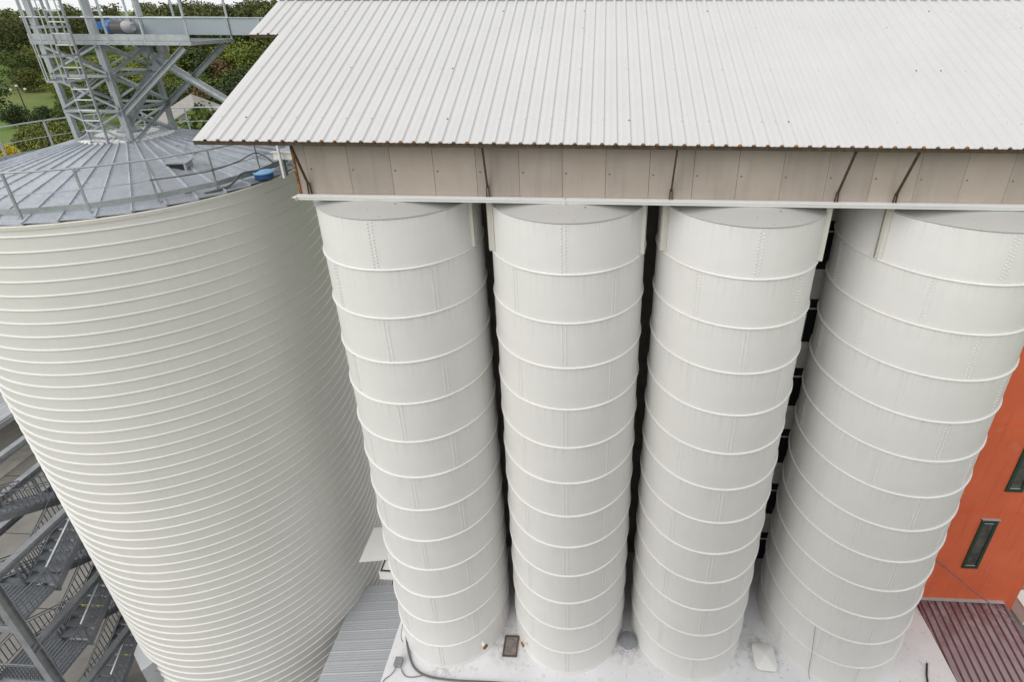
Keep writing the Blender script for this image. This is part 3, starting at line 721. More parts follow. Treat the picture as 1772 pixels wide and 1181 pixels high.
# painted gutter at the foot of the cladding
gut = [(WY - .02, -4.03), (WY - .10, -4.035), (WY - .135, -4.05), (WY - .135, -4.085), (WY - .115, -4.09), (WY - .115, -4.15), (WY - .095, -4.165), (WY - .02, -4.165)]
b = MB()
n_ = len(gut)
for x0, x1 in ((-7.20, -0.84), (-0.80, 22.0)):
    vs = [(x0, y, z + .0045 * (x0 + 7)) for y, z in gut] + [(x1, y, z + .0045 * (x1 + 7)) for y, z in gut]
    b.add(vs, [(k, (k + 1) % n_, n_ + (k + 1) % n_, n_ + k) for k in range(n_)] + [tuple(range(n_ - 1, -1, -1)), tuple(range(n_, 2 * n_))])
b.hexa([(-0.845, WY - .145, -4.165), (-0.795, WY - .145, -4.165), (-0.795, WY - .03, -4.165), (-0.845, WY - .03, -4.165), (-0.845, WY - .145, -3.99), (-0.795, WY - .145, -3.99), (-0.795, WY - .03, -3.99), (-0.845, WY - .03, -3.99)])
b.hexa([(-7.27, WY - .08, -4.13), (-7.2, WY - .17, -4.17), (-7.2, WY - .0, -4.17), (-7.38, WY - .04, -4.13), (-7.27, WY - .08, -4.12), (-7.2, WY - .17, -4.07), (-7.2, WY - .0, -4.04), (-7.38, WY - .04, -4.12)])
b.build('gutter', M['white'], gb)
for xb, yt, zt_ in ((-2.61, 11.12, -2.70), (1.66, 10.97, -2.68), (5.43, 10.97, -2.68), (6.74, 10.97, -2.68), (-6.89, 11.02, -2.71), (12.0, 10.97, -2.66)):
    b = MB(); b.bar((xb, WY - .05, -3.78), (xb, yt, zt_), 0.035, 0.05)
    for s_ in (-.035, .035): b.bar((xb + s_, WY - .045, -4.02), (xb + s_ * .6, WY - .055, -3.74), 0.016, 0.04)
    b.build('eave_strut', M['brown'], gb)
# rear wall between the silos
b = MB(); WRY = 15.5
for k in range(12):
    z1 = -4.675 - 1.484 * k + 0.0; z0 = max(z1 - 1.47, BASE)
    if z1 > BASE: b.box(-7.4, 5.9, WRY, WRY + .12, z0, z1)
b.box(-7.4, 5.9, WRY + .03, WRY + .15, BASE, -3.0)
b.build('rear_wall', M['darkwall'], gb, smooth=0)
b = MB(); b.box(5.9, 12.4, WRY, WRY + .15, BASE, -3.0); b.build('rear_panel_wall', M['white'], gb)
for k in range(6):
    zt_ = -6.03 - 2.86 * k; 
    b = MB(); b.box(6.1, 12.2, WRY - .02, WRY - .004, zt_ - 1.72, zt_); w = b.build('window', M['black'], gb)
    b = MB(); b.box(6.1, 12.2, WRY - .05, WRY - .021, zt_ - .38, zt_ - .33); b.build('transom', M['white'], w)
    b = MB(); b.box(6.1, 12.2, WRY - .06, WRY - .003, zt_ - 2.06, zt_ - 2.02); b.build('panel_joint', M['white'], gb)
b = MB(); b.box(-7.12, -6.95, WY + .1, 22, -4.1, -3.0); b.build('side_wall', M['greysheet'], gb)

# ------------------------------------------------------------------ base building with the white coated roof
bb = thing('base_building', 'low base building whose white coated roof carries the four silos', 'building', (3, 12, -26))
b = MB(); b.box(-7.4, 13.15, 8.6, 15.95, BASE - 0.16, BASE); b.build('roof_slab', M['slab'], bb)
b = MB(); b.box(-7.32, 13.07, 8.7, 15.9, -26, BASE - .161); b.build('wall', M['plinth'], bb)
ht = thing('roof_hatch', 'square grimy hatch in a rusty frame on the white roof', 'hatch', (-2.95, 11.62, BASE))
b = MB(); b.box(-3.17, -2.73, 11.30, 11.90, BASE + .002, BASE + .03); b.build('cover', M['grime'], ht)
b = MB()
for x0, x1, y0, y1 in ((-3.22, -3.172, 11.25, 11.95), (-2.728, -2.68, 11.25, 11.95), (-3.17, -2.73, 11.25, 11.298), (-3.17, -2.73, 11.902, 11.95)): b.box(x0, x1, y0, y1, BASE + .002, BASE + .05)
b.build('frame', M['hatchrust'], ht)
pc = thing('pipe_cap', 'round grey galvanised pipe cap in the gap on the white roof', 'pipe cap', (1.42, 11.85, BASE))
b = MB(); b.lathe((1.42, 11.88, BASE), [(0.24, 0.0), (0.24, 0.22)], 28); b.build('pipe', M['white'], pc)
b = MB(); b.lathe((1.42, 11.88, BASE + .22), [(0.27, -.03), (0.32, 0.0), (0.31, 0.03), (0.15, 0.09), (0.0, 0.10)], 28); b.build('cap', M['beam'], pc)
# rounded square roof cap
rc = thing('roof_dome', 'rounded square white plastic cap sitting on the white roof', 'roof cap', (6.45, 11.66, BASE))
b = MB(); layers = [(0.36, 0.02), (0.40, 0.12), (0.40, 0.15), (0.37, 0.18), (0.18, 0.25), (0.0, 0.30)]; nn = 40; vs = []; fs = []
ca, sa = cos(radians(-4)), sin(radians(-4))
for r, z in layers:
    for k in range(nn):
        t = 2 * pi * k / nn; pw = 0.36
        x = r * math.copysign(abs(cos(t)) ** pw, cos(t)); y = r * 1.12 * math.copysign(abs(sin(t)) ** pw, sin(t))
        vs.append((6.45 + x * ca - y * sa, 11.62 + x * sa + y * ca, BASE + z))
for i in range(len(layers) - 1):
    for k in range(nn): fs.append((i * nn + k, i * nn + (k + 1) % nn, (i + 1) * nn + (k + 1) % nn, (i + 1) * nn + k))
b.add(vs, fs); b.build('cap', M['cap'], rc)
b = MB(); b.box(6.14, 6.76, 11.28, 11.96, BASE + .001, BASE + .06); b.build('upstand', M['slab'], rc)
rd = MB(); rd.tube([(12.03, 11.0, BASE + .03), (12.16, 11.35, BASE + .04), (12.38, 11.72, BASE + .05)], 0.033, 8)
tag(rd.build('rod', M['rubber'], None, loc=(12.2, 11.3, BASE)), 'short black rod lying on the white roof beside the maroon roof', 'rod')
jb = MB(); jb.box(-7.08, -6.82, 10.72, 10.98, BASE + .002, BASE + .2)
tag(jb.build('junction_box', M['beam'], None, loc=(-6.95, 10.85, BASE)), 'small grey junction box on the corner of the white roof', 'junction box')
cabl('conduit', 'thick grey conduit bending down the silo foot and across the white roof', [(-7.02, 12.6, BASE + 1.9), (-7.03, 12.2, BASE + .95), (-6.95, 11.7, BASE + .25), (-6.66, 11.15, BASE + .05), (-6.3, 10.72, BASE + .05), (-5.75, 10.5, BASE + .05), (-4.8, 10.42, BASE + .05), (-3.2, 10.42, BASE + .05), (-1.5, 10.36, BASE + .05)], 0.036, 'cable')
cabl('wire', 'thin wire from the junction box over the roof edge', [(-6.95, 10.75, BASE + .1), (-7.1, 10.5, BASE + .02), (-7.3, 10.3, BASE + .02), (-7.5, 9.9, BASE - .3)], 0.014, 'cable')
cabl('wire', 'thin wire curving from the junction box into the conduit', [(-6.85, 10.75, BASE + .05), (-6.6, 10.5, BASE + .02), (-6.3, 10.46, BASE + .02), (-5.9, 10.52, BASE + .06)], 0.014, 'cable')
cabl('wire', 'thin wire hanging from the lowest hoop to the conduit', [(SX[0] - 1.55, SY - 1.42, BASE + 1.32), (-6.95, 11.35, BASE + .75), (-6.95, 11.4, BASE + .3)], 0.012, 'cable')
cabl('wire', 'thin black wire hanging down the widest bolted silo', [(7.72, S4[1] - 2.02, BASE + 2.62), (7.80, S4[1] - 2.13, BASE + 1.3), (7.9, S4[1] - 2.2, BASE + .05), (7.95, 10.2, BASE + .02)], 0.007, 'cable')

# ------------------------------------------------------------------ orange building and maroon roof
ob = thing('orange_building', 'orange rendered building with narrow dark green windows', 'building', (15, 16, -26))
OY = 14.0
b = MB(); b.box(12.45, 17.07, OY, OY + 6, -26, -4.9); b.build('wall', M['orange'], ob)
b = MB()
for z in (-12.64, -16.80, -20.9): b.box(12.44, 17.08, OY - .025, OY - .001, z - .03, z + .03)
b.build('floor_band', M['orange'], ob)
for x, z0, z1 in ((14.40, -19.84, -17.15), (14.73, -15.70, -13.0), (15.05, -11.5, -8.9)):
    x1 = x + 0.60
    b = MB(); t_ = 0.11
    b.box(x, x + t_, OY - .05, OY - .002, z0, z1); b.box(x1 - t_, x1, OY - .05, OY - .002, z0, z1); b.box(x + t_, x1 - t_, OY - .05, OY - .002, z0, z0 + t_); b.box(x + t_, x1 - t_, OY - .05, OY - .002, z1 - t_, z1)
    w = b.build('window', M['green'], ob)
    b = MB(); b.box(x + t_ + .002, x1 - t_ - .002, OY - .02, OY - .004, z0 + t_ + .002, z1 - t_ - .002); b.build('pane', M['glass'], w)
    b = MB(); b.box(x + t_, x1 - t_, OY - .035, OY - .021, z0 + t_ + .02, z0 + t_ + .05); b.box(x + t_, x1 - t_, OY - .035, OY - .021, z1 - t_ - .12, z1 - t_ - .1); b.build('glazing_bead', M['cowl'], w)
    b = MB(); b.box(x - .03, x1 + .03, OY - .08, OY - .001, z1 + .002, z1 + .03); b.build('head_flashing', M['cowl'], w)
mr_ = thing('lean_to_roof', 'faded maroon ribbed lean-to roof below the orange wall', 'roof', (15, 12, -22))
MZ, MT = -21.80, 0.18
def mz(y): return MZ - MT * (OY - y)
b = MB(); pr = []; xx = 13.17
while xx < 16.60:
    for dx, h in ((0, 0), (.10, 0), (.115, .045), (.155, .045), (.17, 0)): pr.append((xx + dx, h))
    xx += 0.295
pr.append((16.63, 0)); ys = (OY - .004, 7.6); n = len(pr)
vs = [(x, y, mz(y) + h) for y in ys for x, h in pr] + [(x, y, mz(y) - .03) for y in ys for x, h in pr]
fs = []
for i in range(n - 1):
    fs += [(i, i + 1, n + i + 1, n + i), (2 * n + i, 3 * n + i, 3 * n + i + 1, 2 * n + i + 1), (i, 2 * n + i, 2 * n + i + 1, i + 1), (n + i, n + i + 1, 3 * n + i + 1, 3 * n + i)]
fs += [(0, n, 3 * n, 2 * n), (n - 1, 3 * n - 1, 4 * n - 1, 2 * n - 1)]
b.add(vs, fs)
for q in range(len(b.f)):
    if q < 4 * (n - 1) and q % 4 == 0 and (q // 4) % 5 in (1, 2, 3): b.m[q] = 1  # rib faces get a darker maroon: dirt and shading painted into the colour
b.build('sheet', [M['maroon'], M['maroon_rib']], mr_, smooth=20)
b = MB(); b.box(13.17, 16.6, OY - .12, OY - .003, MZ + .05, MZ + .075); b.build('wall_flashing', M['cowl'], mr_)
for x in (13.4, 16.5):
    for y in (13.8, 9.0):
        b = MB(); b.box(x - .06, x + .06, y - .06, y + .06, -26, mz(y) - .04); b.build('post', M['beam'], mr_)
b = MB(); b.box(16.63, 16.66, 7.6, OY - .005, mz(7.6) - .2, mz(7.6) - .12) if False else b.hexa([(16.632, 7.6, mz(7.6) - .12), (16.66, 7.6, mz(7.6) - .12), (16.66, OY - .01, mz(OY) - .12), (16.632, OY - .01, mz(OY) - .12), (16.632, 7.6, mz(7.6) + .03), (16.66, 7.6, mz(7.6) + .03), (16.66, OY - .01, mz(OY) + .03), (16.632, OY - .01, mz(OY) + .03)])
b.build('verge_trim', M['maroon'], mr_)
cabl('overhead_cable', 'thin violet overhead cable strung across the orange wall', [(12.2, 14.0, -18.7), (13.4, 13.9, -19.5), (14.7, 13.2, -20.25), (16.0, 12.5, -20.85), (19.0, 11.0, -22.0)], 0.02, 'purple')
wb = thing('utility_box', 'small white box with a yellowed lid edge on the yard by the orange wall', 'box', (20.4, 16.2, -26))
b = MB(); b.hexa([(20.0, 15.7, -26), (20.9, 15.7, -26), (20.9, 16.7, -26), (20.0, 16.7, -26), (20.05, 15.75, -25.2), (20.85, 15.75, -25.2), (20.85, 16.65, -25.2), (20.05, 16.65, -25.2)]); b.build('body', M['white'], wb)
b = MB(); b.box(19.97, 20.93, 15.67, 16.73, -25.19, -25.12); b.build('lid', M['cream'], wb)

# ------------------------------------------------------------------ roofs in the gap between ribbed silo and bolted silos
lr = thing('corrugated_shelter', 'grey corrugated shelter roof between the ribbed silo and the white roof', 'roof', (-8.8, 11.5, -26))
b = MB(); y0, y1, x0, x1 = 8.4, 14.15, -10.1, -7.42
def lz(x): return -23.05 + 0.16 * (x + 10.1)
nr = int((y1 - y0) / 0.04); vs = []
for k in range(nr + 1):
    y = y0 + k * (y1 - y0) / nr; h = 0.005 if k % 2 else 0.0
    h += 0.014 if (k % 9) == 0 else 0
    vs += [(x0, y, lz(x0) + h), (x1, y, lz(x1) + h), (x1, y, lz(x1) + h - .02), (x0, y, lz(x0) + h - .02)]
fs = []
for k in range(nr):
    a_, c_ = 4 * k, 4 * k + 4
    for q in range(4): fs.append((a_ + q, a_ + (q + 1) % 4, c_ + (q + 1) % 4, c_ + q))
fs += [(0, 1, 2, 3), (4 * nr + 3, 4 * nr + 2, 4 * nr + 1, 4 * nr)]
b.add(vs, fs); b.build('sheet', M['greysheet'], lr, smooth=0)
for x, y in ((-9.9, 8.6), (-7.6, 8.6), (-9.9, 13.9), (-7.6, 13.9)):
    b = MB(); b.box(x - .05, x + .05, y - .05, y + .05, -26, lz(x) - .05); b.build('post', M['beam'], lr)
cn = thing('canopy', 'thin cream sheet canopy bridging the ribbed silo and the nearest bolted silo', 'canopy', (-8.2, 13.2, -19))
b = MB(); b.hexa([(-8.70, 12.56, -19.03), (-7.66, 12.66, -18.98), (-7.66, 14.05, -18.98), (-8.70, 13.95, -19.03), (-8.70, 12.56, -19.0), (-7.66, 12.66, -18.95), (-7.66, 14.05, -18.95), (-8.70, 13.95, -19.0)]); b.build('sheet', M['rib_silo'], cn)
b = MB(); b.box(-7.75, -7.69, 13.2, 13.3, -23, -19.03); b.build('post', M['beam'], cn)
lg = thing('gutter_box', 'white box ledge with dark edging beside the nearest bolted silo', 'ledge', (-7.4, 12.6, -19.3))
b = MB(); b.box(-7.80, -6.9, 12.2, 14.2, -19.38, -19.0); b.build('box', M['white'], lg)
b = MB(); b.box(-7.76, -7.72, 12.24, 14.2, -18.998, -18.96); b.box(-7.72, -6.9, 12.24, 12.28, -18.998, -18.96); b.build('edging', M['rubber'], lg)
b = MB(); b.box(-7.75, -7.65, 13.9, 14.0, BASE, -19.381); b.build('leg', M['beam'], lg)

# ------------------------------------------------------------------ stair tower
st_ = thing('stair_tower', 'dark galvanised steel stair tower with barred railings beside the ribbed silo', 'stairs', (-20, 12, -26))
X0, XM, X1 = -21.25, -20.06, -18.85; YF0, YF1, YB0, YB1 = 9.75, 11.1, 13.35, 14.5
for x, y in ((X1, YF0), (X0, YF0), (X1, YB1), (X0, YB1)):
    b = MB(); b.box(x - .13, x + .13, y - .13, y - .11, -26, -14.6); b.box(x - .13, x + .13, y + .11, y + .13, -26, -14.6); b.box(x - .012, x + .012, y - .109, y + .109, -26, -14.6)
    b.build('column', M['beam'], st_)
levels = [-25.25, -22.05, -18.85]
def railing(p, q, name='railing', h=1.0, bars=True):
    p = Vector(p); q = Vector(q); b = MB(); d = q - p; L_ = Vector((d.x, d.y, 0)).length
    b.tube([p + Vector((0, 0, h)), q + Vector((0, 0, h))], 0.024, 6)
    b.bar(p + Vector((0, 0, .12)), q + Vector((0, 0, .12)), 0.01, 0.04)
    b.bar(p + Vector((0, 0, h - .12)), q + Vector((0, 0, h - .12)), 0.01, 0.03)
    nb = max(2, int(L_ / 0.15))
    for k in range(nb + 1):
        s_ = p.lerp(q, k / nb); b.bar(s_ + Vector((0, 0, .1)), s_ + Vector((0, 0, h - .1)), 0.012, 0.03)
    for k in (0, 1):
        s_ = p.lerp(q, k); b.bar(s_, s_ + Vector((0, 0, h)), 0.04, 0.04)
    b.build(name, M['stair'], st_)
for z in levels:
    for nm, y0, y1, zz in (('front_landing', YF0, YF1, z), ('rear_landing', YB0, YB1, z + 1.6)):
        b = MB(); b.box(X0 + .06, X1 - .06, y0 + .06, y1 - .04, zz - .035, zz)
        for k in range(15): x = X0 + .1 + k * (X1 - X0 - .2) / 14; b.box(x - .006, x + .006, y0 + .07, y1 - .05, zz + .001, zz + .02)
        b.build('landing', M['stair'], st_)
        for x in (X0, X1):
            pass
        b = MB(); yy = y0 if nm == 'front_landing' else y1
        b.box(X0, X1, yy - .04, yy + .04, zz - .22, zz - .02); b.build('landing_beam', M['beam'], st_)
        b = MB(); yy = y1 if nm == 'front_landing' else y0
        b.box(X0, X1, yy - .03, yy + .03, zz - .2, zz - .04); b.build('landing_beam', M['stair'], st_)
        yy = y0 + .02 if nm == 'front_landing' else y1 - .02
        railing((X0 + .06, yy, zz), (X1 - .06, yy, zz))
        for x in (X0 + .03, X1 - .03): railing((x, y0 + .08, zz), (x, y1 - .04, zz))
    # flights: up away from the camera on the outer lane, back on the inner lane
    for lane, (xa, xb, ya, yb, za, zb_) in (('a', (XM + .02, X1 - .06, YF1, YB0, z, z + 1.6)), ('b', (X0 + .06, XM - .08, YB0, YF1, z + 1.6, z + 3.2))):
        for x in (xa, xb):
            b = MB(); b.bar((x, ya, za - .06), (x, yb, zb_ - .06), 0.025, 0.24); b.build('stringer', M['stair'], st_)
        nt_ = 8
        for k in range(nt_):
            f = (k + .5) / nt_; y = ya + (yb - ya) * f; zz = za + (zb_ - za) * (k + 1) / (nt_ + 1) + .03
            b = MB(); b.box(xa + .02, xb - .02, y - .15, y + .15, zz - .03, zz)
            if z < -22.5 + .6 and k == 3 and lane == 'a': b.mat(1)
            b.box(xa + .02, xb - .02, y - .156 if yb > ya else y + .15, y - .15 if yb > ya else y + .156, zz - .035, zz + .012)
            b.build('tread', [M['stair'], M['yellow']], st_)
        for x in (xa - .02, xb + .02): railing((x, ya, za + .02), (x, yb, zb_ + .02), h=0.95)
        if lane == 'a':
            b = MB(); b.bar((xb + .0, ya, za + 1.03), (xb + .0, yb, zb_ + 1.03), 0.06, 0.03); b.build('hand_rail', M['galv'], st_)
for x, z in ((X1, -16.45), (X1, -19.85), (X1, -23.2), (X0, -17.1), (X0, -14.7), (X0, -16.05), (X0, -20.4)):
    b = MB(); b.bar((x, YF0 - .1, z), (x, YB1 + .1, z), 0.24, 0.018); b.bar((x, YF0 - .1, z - .25), (x, YB1 + .1, z - .25), 0.24, 0.018); b.bar((x, YF0 - .1, z - .125), (x, YB1 + .1, z - .125), 0.02, 0.23); b.build('side_beam', M['beam'], st_)
for z in (-14.7, -16.05):
    b = MB(); b.box(X0, X1, YB1 - .08, YB1 + .08, z - .16, z); b.build('cross_beam', M['beam'], st_)

# ------------------------------------------------------------------ added unseen building behind the camera, sized to shade the lower silos
el = thing('unseen_shade_building', 'added unseen building behind the camera that shades the lower silo walls', 'building', (3, -6, -26))
b = MB(); b.box(-6, 6.5, -12, 0.3, -26, -3.4); b.build('shade_block', M['plaster'], el, smooth=0)
b = MB(); b.box(-6.1, 6.6, 0.18, 0.32, -3.395, -2.8); b.build('shade_parapet', M['plinth'], el, smooth=0)

# ------------------------------------------------------------------ yard, shed, house
b = MB(); b.add([(-62, -30, -25.996), (45, -30, -25.996), (45, 45, -25.996), (-62, 45, -25.996)], [(0, 1, 2, 3)])
struct(b.build('yard', M['concrete'], None, smooth=0))
sh = thing('open_shed', 'open-fronted shed with a grey striped corrugated roof beyond the stairs', 'shed', (-42, 28, -26))
b = MB(); vs = []; nx = 70; ya, yb = 19.5, 40.0
for k in range(nx + 1):
    x = -35.2 - k * 0.16; h = 0.05 if k % 2 else 0.0; z = -22.5 + 0.12 * k * .16
    vs += [(x, ya, z + h), (x, yb, z + h), (x, yb, z + h - .03), (x, ya, z + h - .03)]
fs = []
for k in range(nx):
    a_, c_ = 4 * k, 4 * k + 4
    for q in range(4): fs.append((a_ + q, a_ + (q + 1) % 4, c_ + (q + 1) % 4, c_ + q))
b.add(vs, fs); b.build('roof', M['shed'], sh, smooth=0)
b = MB(); b.box(-35.25, -35.05, ya, yb, -22.85, -22.55); b.build('gutter', M['beam'], sh)
b = MB(); b.box(-46.5, -46.3, ya, yb, -26, -21.3); b.build('rear_wall', M['darkwall'], sh)
for y in np.arange(ya + .5, yb, 3.2):
    b = MB(); b.box(-35.3, -35.0, y - .14, y + .14, -26, -22.86); b.build('post', M['white'], sh)
b = MB(); b.box(-46.3, -35.6, ya + .1, yb - .1, -25.99, -25.97); b.build('floor', M['darkwall'], sh)

hs = thing('house', 'beige house with weathered grey gable roof beyond the lattice tower', 'house', (-71, 85, -26))
hv = Vector((-0.64, 0.77, 0)); hu = Vector((0.77, 0.64, 0)); hc_ = Vector((-72.0, 90.0, 0))
def hpt(a, c_, z): q = hc_ + hu * a + hv * c_; return (q.x, q.y, z)
W2, L2 = 5.2, 7.0; ez_, rz_ = -17.6, -14.6
b = MB(); b.hexa([hpt(-W2, -L2, -26), hpt(W2, -L2, -26), hpt(W2, L2, -26), hpt(-W2, L2, -26), hpt(-W2, -L2, ez_), hpt(W2, -L2, ez_), hpt(W2, L2, ez_), hpt(-W2, L2, ez_)])
b.add([hpt(-W2, -L2, ez_ + .001), hpt(W2, -L2, ez_ + .001), hpt(0, -L2, rz_ - .1), hpt(-W2, L2, ez_ + .001), hpt(W2, L2, ez_ + .001), hpt(0, L2, rz_ - .1)], [(0, 1, 2), (3, 5, 4)])
b.build('wall', M['plaster'], hs, smooth=0)
b = MB()
for s_ in (-1, 1):
    o_ = 0.7; zz = ez_ - o_ * (rz_ - ez_) / W2
    b.hexa([hpt(s_ * (W2 + o_), -L2 - .7, zz), hpt(0, -L2 - .7, rz_), hpt(0, L2 + .7, rz_), hpt(s_ * (W2 + o_), L2 + .7, zz), hpt(s_ * (W2 + o_), -L2 - .7, zz + .18), hpt(0, -L2 - .7, rz_ + .2), hpt(0, L2 + .7, rz_ + .2), hpt(s_ * (W2 + o_), L2 + .7, zz + .18)])
b.build('roof', M['tile'], hs, smooth=0)
for a in (-2.6, 1.6):
    b = MB(); b.hexa([hpt(a, -L2 - .03, -20.6), hpt(a + 1, -L2 - .03, -20.6), hpt(a + 1, -L2 - .003, -20.6), hpt(a, -L2 - .003, -20.6), hpt(a, -L2 - .03, -19.1), hpt(a + 1, -L2 - .03, -19.1), hpt(a + 1, -L2 - .003, -19.1), hpt(a, -L2 - .003, -19.1)]); b.build('window', M['glass'], hs)

# ------------------------------------------------------------------ land
def land(x, y):
    d = sqrt(x * x + y * y); t = min(max((d - 235) / 90, 0), 1); t = t * t * (3 - 2 * t)
    return -26 + 7.5 * t + 0.5 * sin(x * .05) * cos(y * .043) * min(1, max(0, (d - 90) / 60))
b = MB(); vs = []; fs = []; rad = [0, 30, 60, 80, 100, 120, 140, 160, 180, 200, 220, 240, 260, 280, 300, 330, 370, 450, 700, 1500, 5000, 14000]; na = 96
for r in rad:
    for k in range(na):
        a = 2 * pi * k / na; x, y = r * cos(a), r * sin(a); vs.append((x, y, land(x, y)))
for i in range(len(rad) - 1):
    for k in range(na): fs.append((i * na + k, i * na + (k + 1) % na, (i + 1) * na + (k + 1) % na, (i + 1) * na + k))
b.add(vs, fs); struct(b.build('ground', M['ground'], None, smooth=60))
# ------------------------------------------------------------------ trees
def crown_arrays(h, w, nclump, nleaf, leaf, seed, low=0.22, conic=0.0):
    """leaf-sized quads in clumps spread through the crown's volume; returns vertex and face arrays (tree base at z = 0)"""
    r = np.random.default_rng(seed)
    C = []
    while len(C) < nclump:
        p = r.uniform(-1, 1, 3)
        if p @ p > 1 or p @ p < 0.16: continue
        z = low + (1 - low) * (p[2] + 1) / 2
        k = 1 - conic * (z - low) / (1 - low)
        C.append((p[0] * w / 2 * k * 0.82, p[1] * w / 2 * k * 0.82, z * h * 0.94))
    C = np.array(C); cr = w * r.uniform(0.10, 0.20, nclump)
    idx = np.repeat(np.arange(nclump), nleaf); n = len(idx)
    d = r.normal(size=(n, 3)); d /= np.linalg.norm(d, axis=1)[:, None]
    P = C[idx] + d * (cr[idx] * r.uniform(0.55, 1.1, n))[:, None] * np.array([1, 1, 0.72])
    nn = d * 0.7 + r.normal(size=(n, 3)) * 0.55 + np.array([0, 0, 0.35]); nn /= np.linalg.norm(nn, axis=1)[:, None]
    t = np.cross(nn, r.normal(size=(n, 3))); t /= np.linalg.norm(t, axis=1)[:, None]; bt = np.cross(nn, t)
    s = leaf * r.uniform(0.6, 1.3, n)[:, None]
    V = np.stack([P - t * s - bt * s * .45, P + t * s * .2 - bt * s * .7, P + t * s + bt * s * .35, P - t * s * .3 + bt * s * .65], 1).reshape(-1, 3)
    F = np.arange(4 * n).reshape(-1, 4)
    return V, F
def mesh_np(name, V, F, mat):
    me = bpy.data.meshes.new(name)
    me.from_pydata(V, [], F)
    me.materials.append(mat); return me
def trunk_mesh(h, w, seed):
    r = random.Random(seed); b = MB(); th = h * 0.62
    b.tube([(0, 0, -0.6), (w * .01, 0, h * .15), (r.uniform(-.03, .03) * w, r.uniform(-.03, .03) * w, th * .6), (r.uniform(-.05, .05) * w, 0, th)], [h * .026, h * .02, h * .013, h * .006], 8)
    for k in range(7):
        a = r.uniform(0, 2 * pi); z = h * r.uniform(.22, .5); L_ = w * r.uniform(.25, .42)
        b.tube([(0, 0, z), (cos(a) * L_ * .5, sin(a) * L_ * .5, z + L_ * .35), (cos(a) * L_, sin(a) * L_, z + L_ * .75)], [h * .011, h * .007, h * .003], 6)
    me = bpy.data.meshes.new('trunk'); me.from_pydata(b.v, [], b.f); me.materials.append(M['bark']); me.shade_smooth(); return me
VAR = {}
def variant(kind, shape, seed):
    k = (kind, shape, seed)
    if k not in VAR:
        if shape == 'round': V, F = crown_arrays(1, 0.8, 70, 44, 0.020, seed, 0.12)
        elif shape == 'tall': V, F = crown_arrays(1, 0.5, 44, 46, 0.022, seed, 0.15, 0.45)
        elif shape == 'bush': V, F = crown_arrays(1, 1.5, 60, 56, 0.034, seed, 0.02, 0.2)
        else: V, F = crown_arrays(1, 0.85, 40, 60, 0.03, seed, 0.3, 0.5)
        VAR[k] = (mesh_np('crown', V, F, LEAF[kind]), trunk_mesh(1, 0.6 if shape != 'bush' else 1.0, seed))
    return VAR[k]
def tree(name, label, cat, x, y, h, kind, shape, seed, wide=1.0, group=None):
    z = land(x, y)
    t = thing(name, label, cat, (x, y, z), group)
    t.rotation_euler = (0, 0, seed * 1.7); t.scale = (h * wide, h * wide, h)
    c, tr = variant(kind, shape, seed)
    for nm, me in (('crown', c), ('trunk', tr)):
        o = bpy.data.objects.new(nm, me); COL.objects.link(o); o.parent = t
    return t
tree('leafy_tree', 'dark green broad tree at the meadow edge nearest the frame', 'tree', -160.6, 129.0, 15.2, 'deep', 'round', 1, 1.20, None)
tree('leafy_tree', 'rounded green tree before the dark wood', 'tree', -196.4, 173.4, 12.5, 'mid', 'round', 2, 1.20, None)
tree('leafy_tree', 'yellow-green rounded tree between the dark wood and the lamp mast', 'tree', -201.8, 182.4, 10.8, 'lime', 'round', 3, 1.20, None)
tree('autumn_tree', 'ochre autumn tree before the dark wood', 'tree', -208.5, 192.9, 9.4, 'ochre', 'round', 4, 1.30, None)
tree('leafy_tree', 'light green trees beyond the meadow behind the lattice tower', 'tree', -196.0, 185.7, 7.3, 'lime', 'round', 5, 1.20, 'light trees beyond the meadow')
tree('willow_bush', 'broad pale willow-like bush at the far end of the meadow', 'bush', -187.8, 168.0, 7.7, 'olive', 'bush', 6, 0.80, None)
tree('leafy_tree', 'light green trees beyond the meadow behind the lattice tower', 'tree', -175.5, 163.7, 8.0, 'lime', 'round', 0, 1.30, 'light trees beyond the meadow')
tree('round_bush', 'light green round bush beside the meadow path', 'bush', -144.2, 135.7, 7.5, 'mid', 'bush', 1, 0.60, None)
tree('leafy_tree', 'light green trees beyond the meadow behind the lattice tower', 'tree', -156.1, 152.2, 11.6, 'lime', 'round', 2, 1.30, 'light trees beyond the meadow')
tree('dark_bush', 'low dark bush at the near side of the meadow', 'bush', -139.6, 118.3, 5.5, 'deep', 'bush', 3, 0.80, None)
tree('dark_bush', 'dark spreading bush below the meadow by the nearer lamp mast', 'bush', -131.1, 117.4, 5.2, 'deep', 'bush', 4, 0.80, None)
tree('round_bush', 'green bush behind the tower foot', 'bush', -125.3, 117.8, 6.7, 'mid', 'bush', 5, 0.70, None)
tree('olive_bush', 'olive shrubs packed behind the silo guard rail', 'bush', -110.9, 95.0, 5.5, 'olive', 'bush', 6, 0.75, 'olive shrubs behind the guard rail')
tree('olive_bush', 'olive shrubs packed behind the silo guard rail', 'bush', -105.8, 93.2, 6.6, 'olive', 'bush', 0, 0.75, 'olive shrubs behind the guard rail')
tree('olive_bush', 'olive shrubs packed behind the silo guard rail', 'bush', -102.4, 92.5, 7.3, 'olive', 'bush', 1, 0.75, 'olive shrubs behind the guard rail')
tree('olive_bush', 'olive shrubs packed behind the silo guard rail', 'bush', -99.1, 91.6, 7.0, 'olive', 'bush', 2, 0.75, 'olive shrubs behind the guard rail')
tree('olive_bush', 'olive shrubs packed behind the silo guard rail', 'bush', -97.0, 91.0, 6.1, 'olive', 'bush', 3, 0.75, 'olive shrubs behind the guard rail')
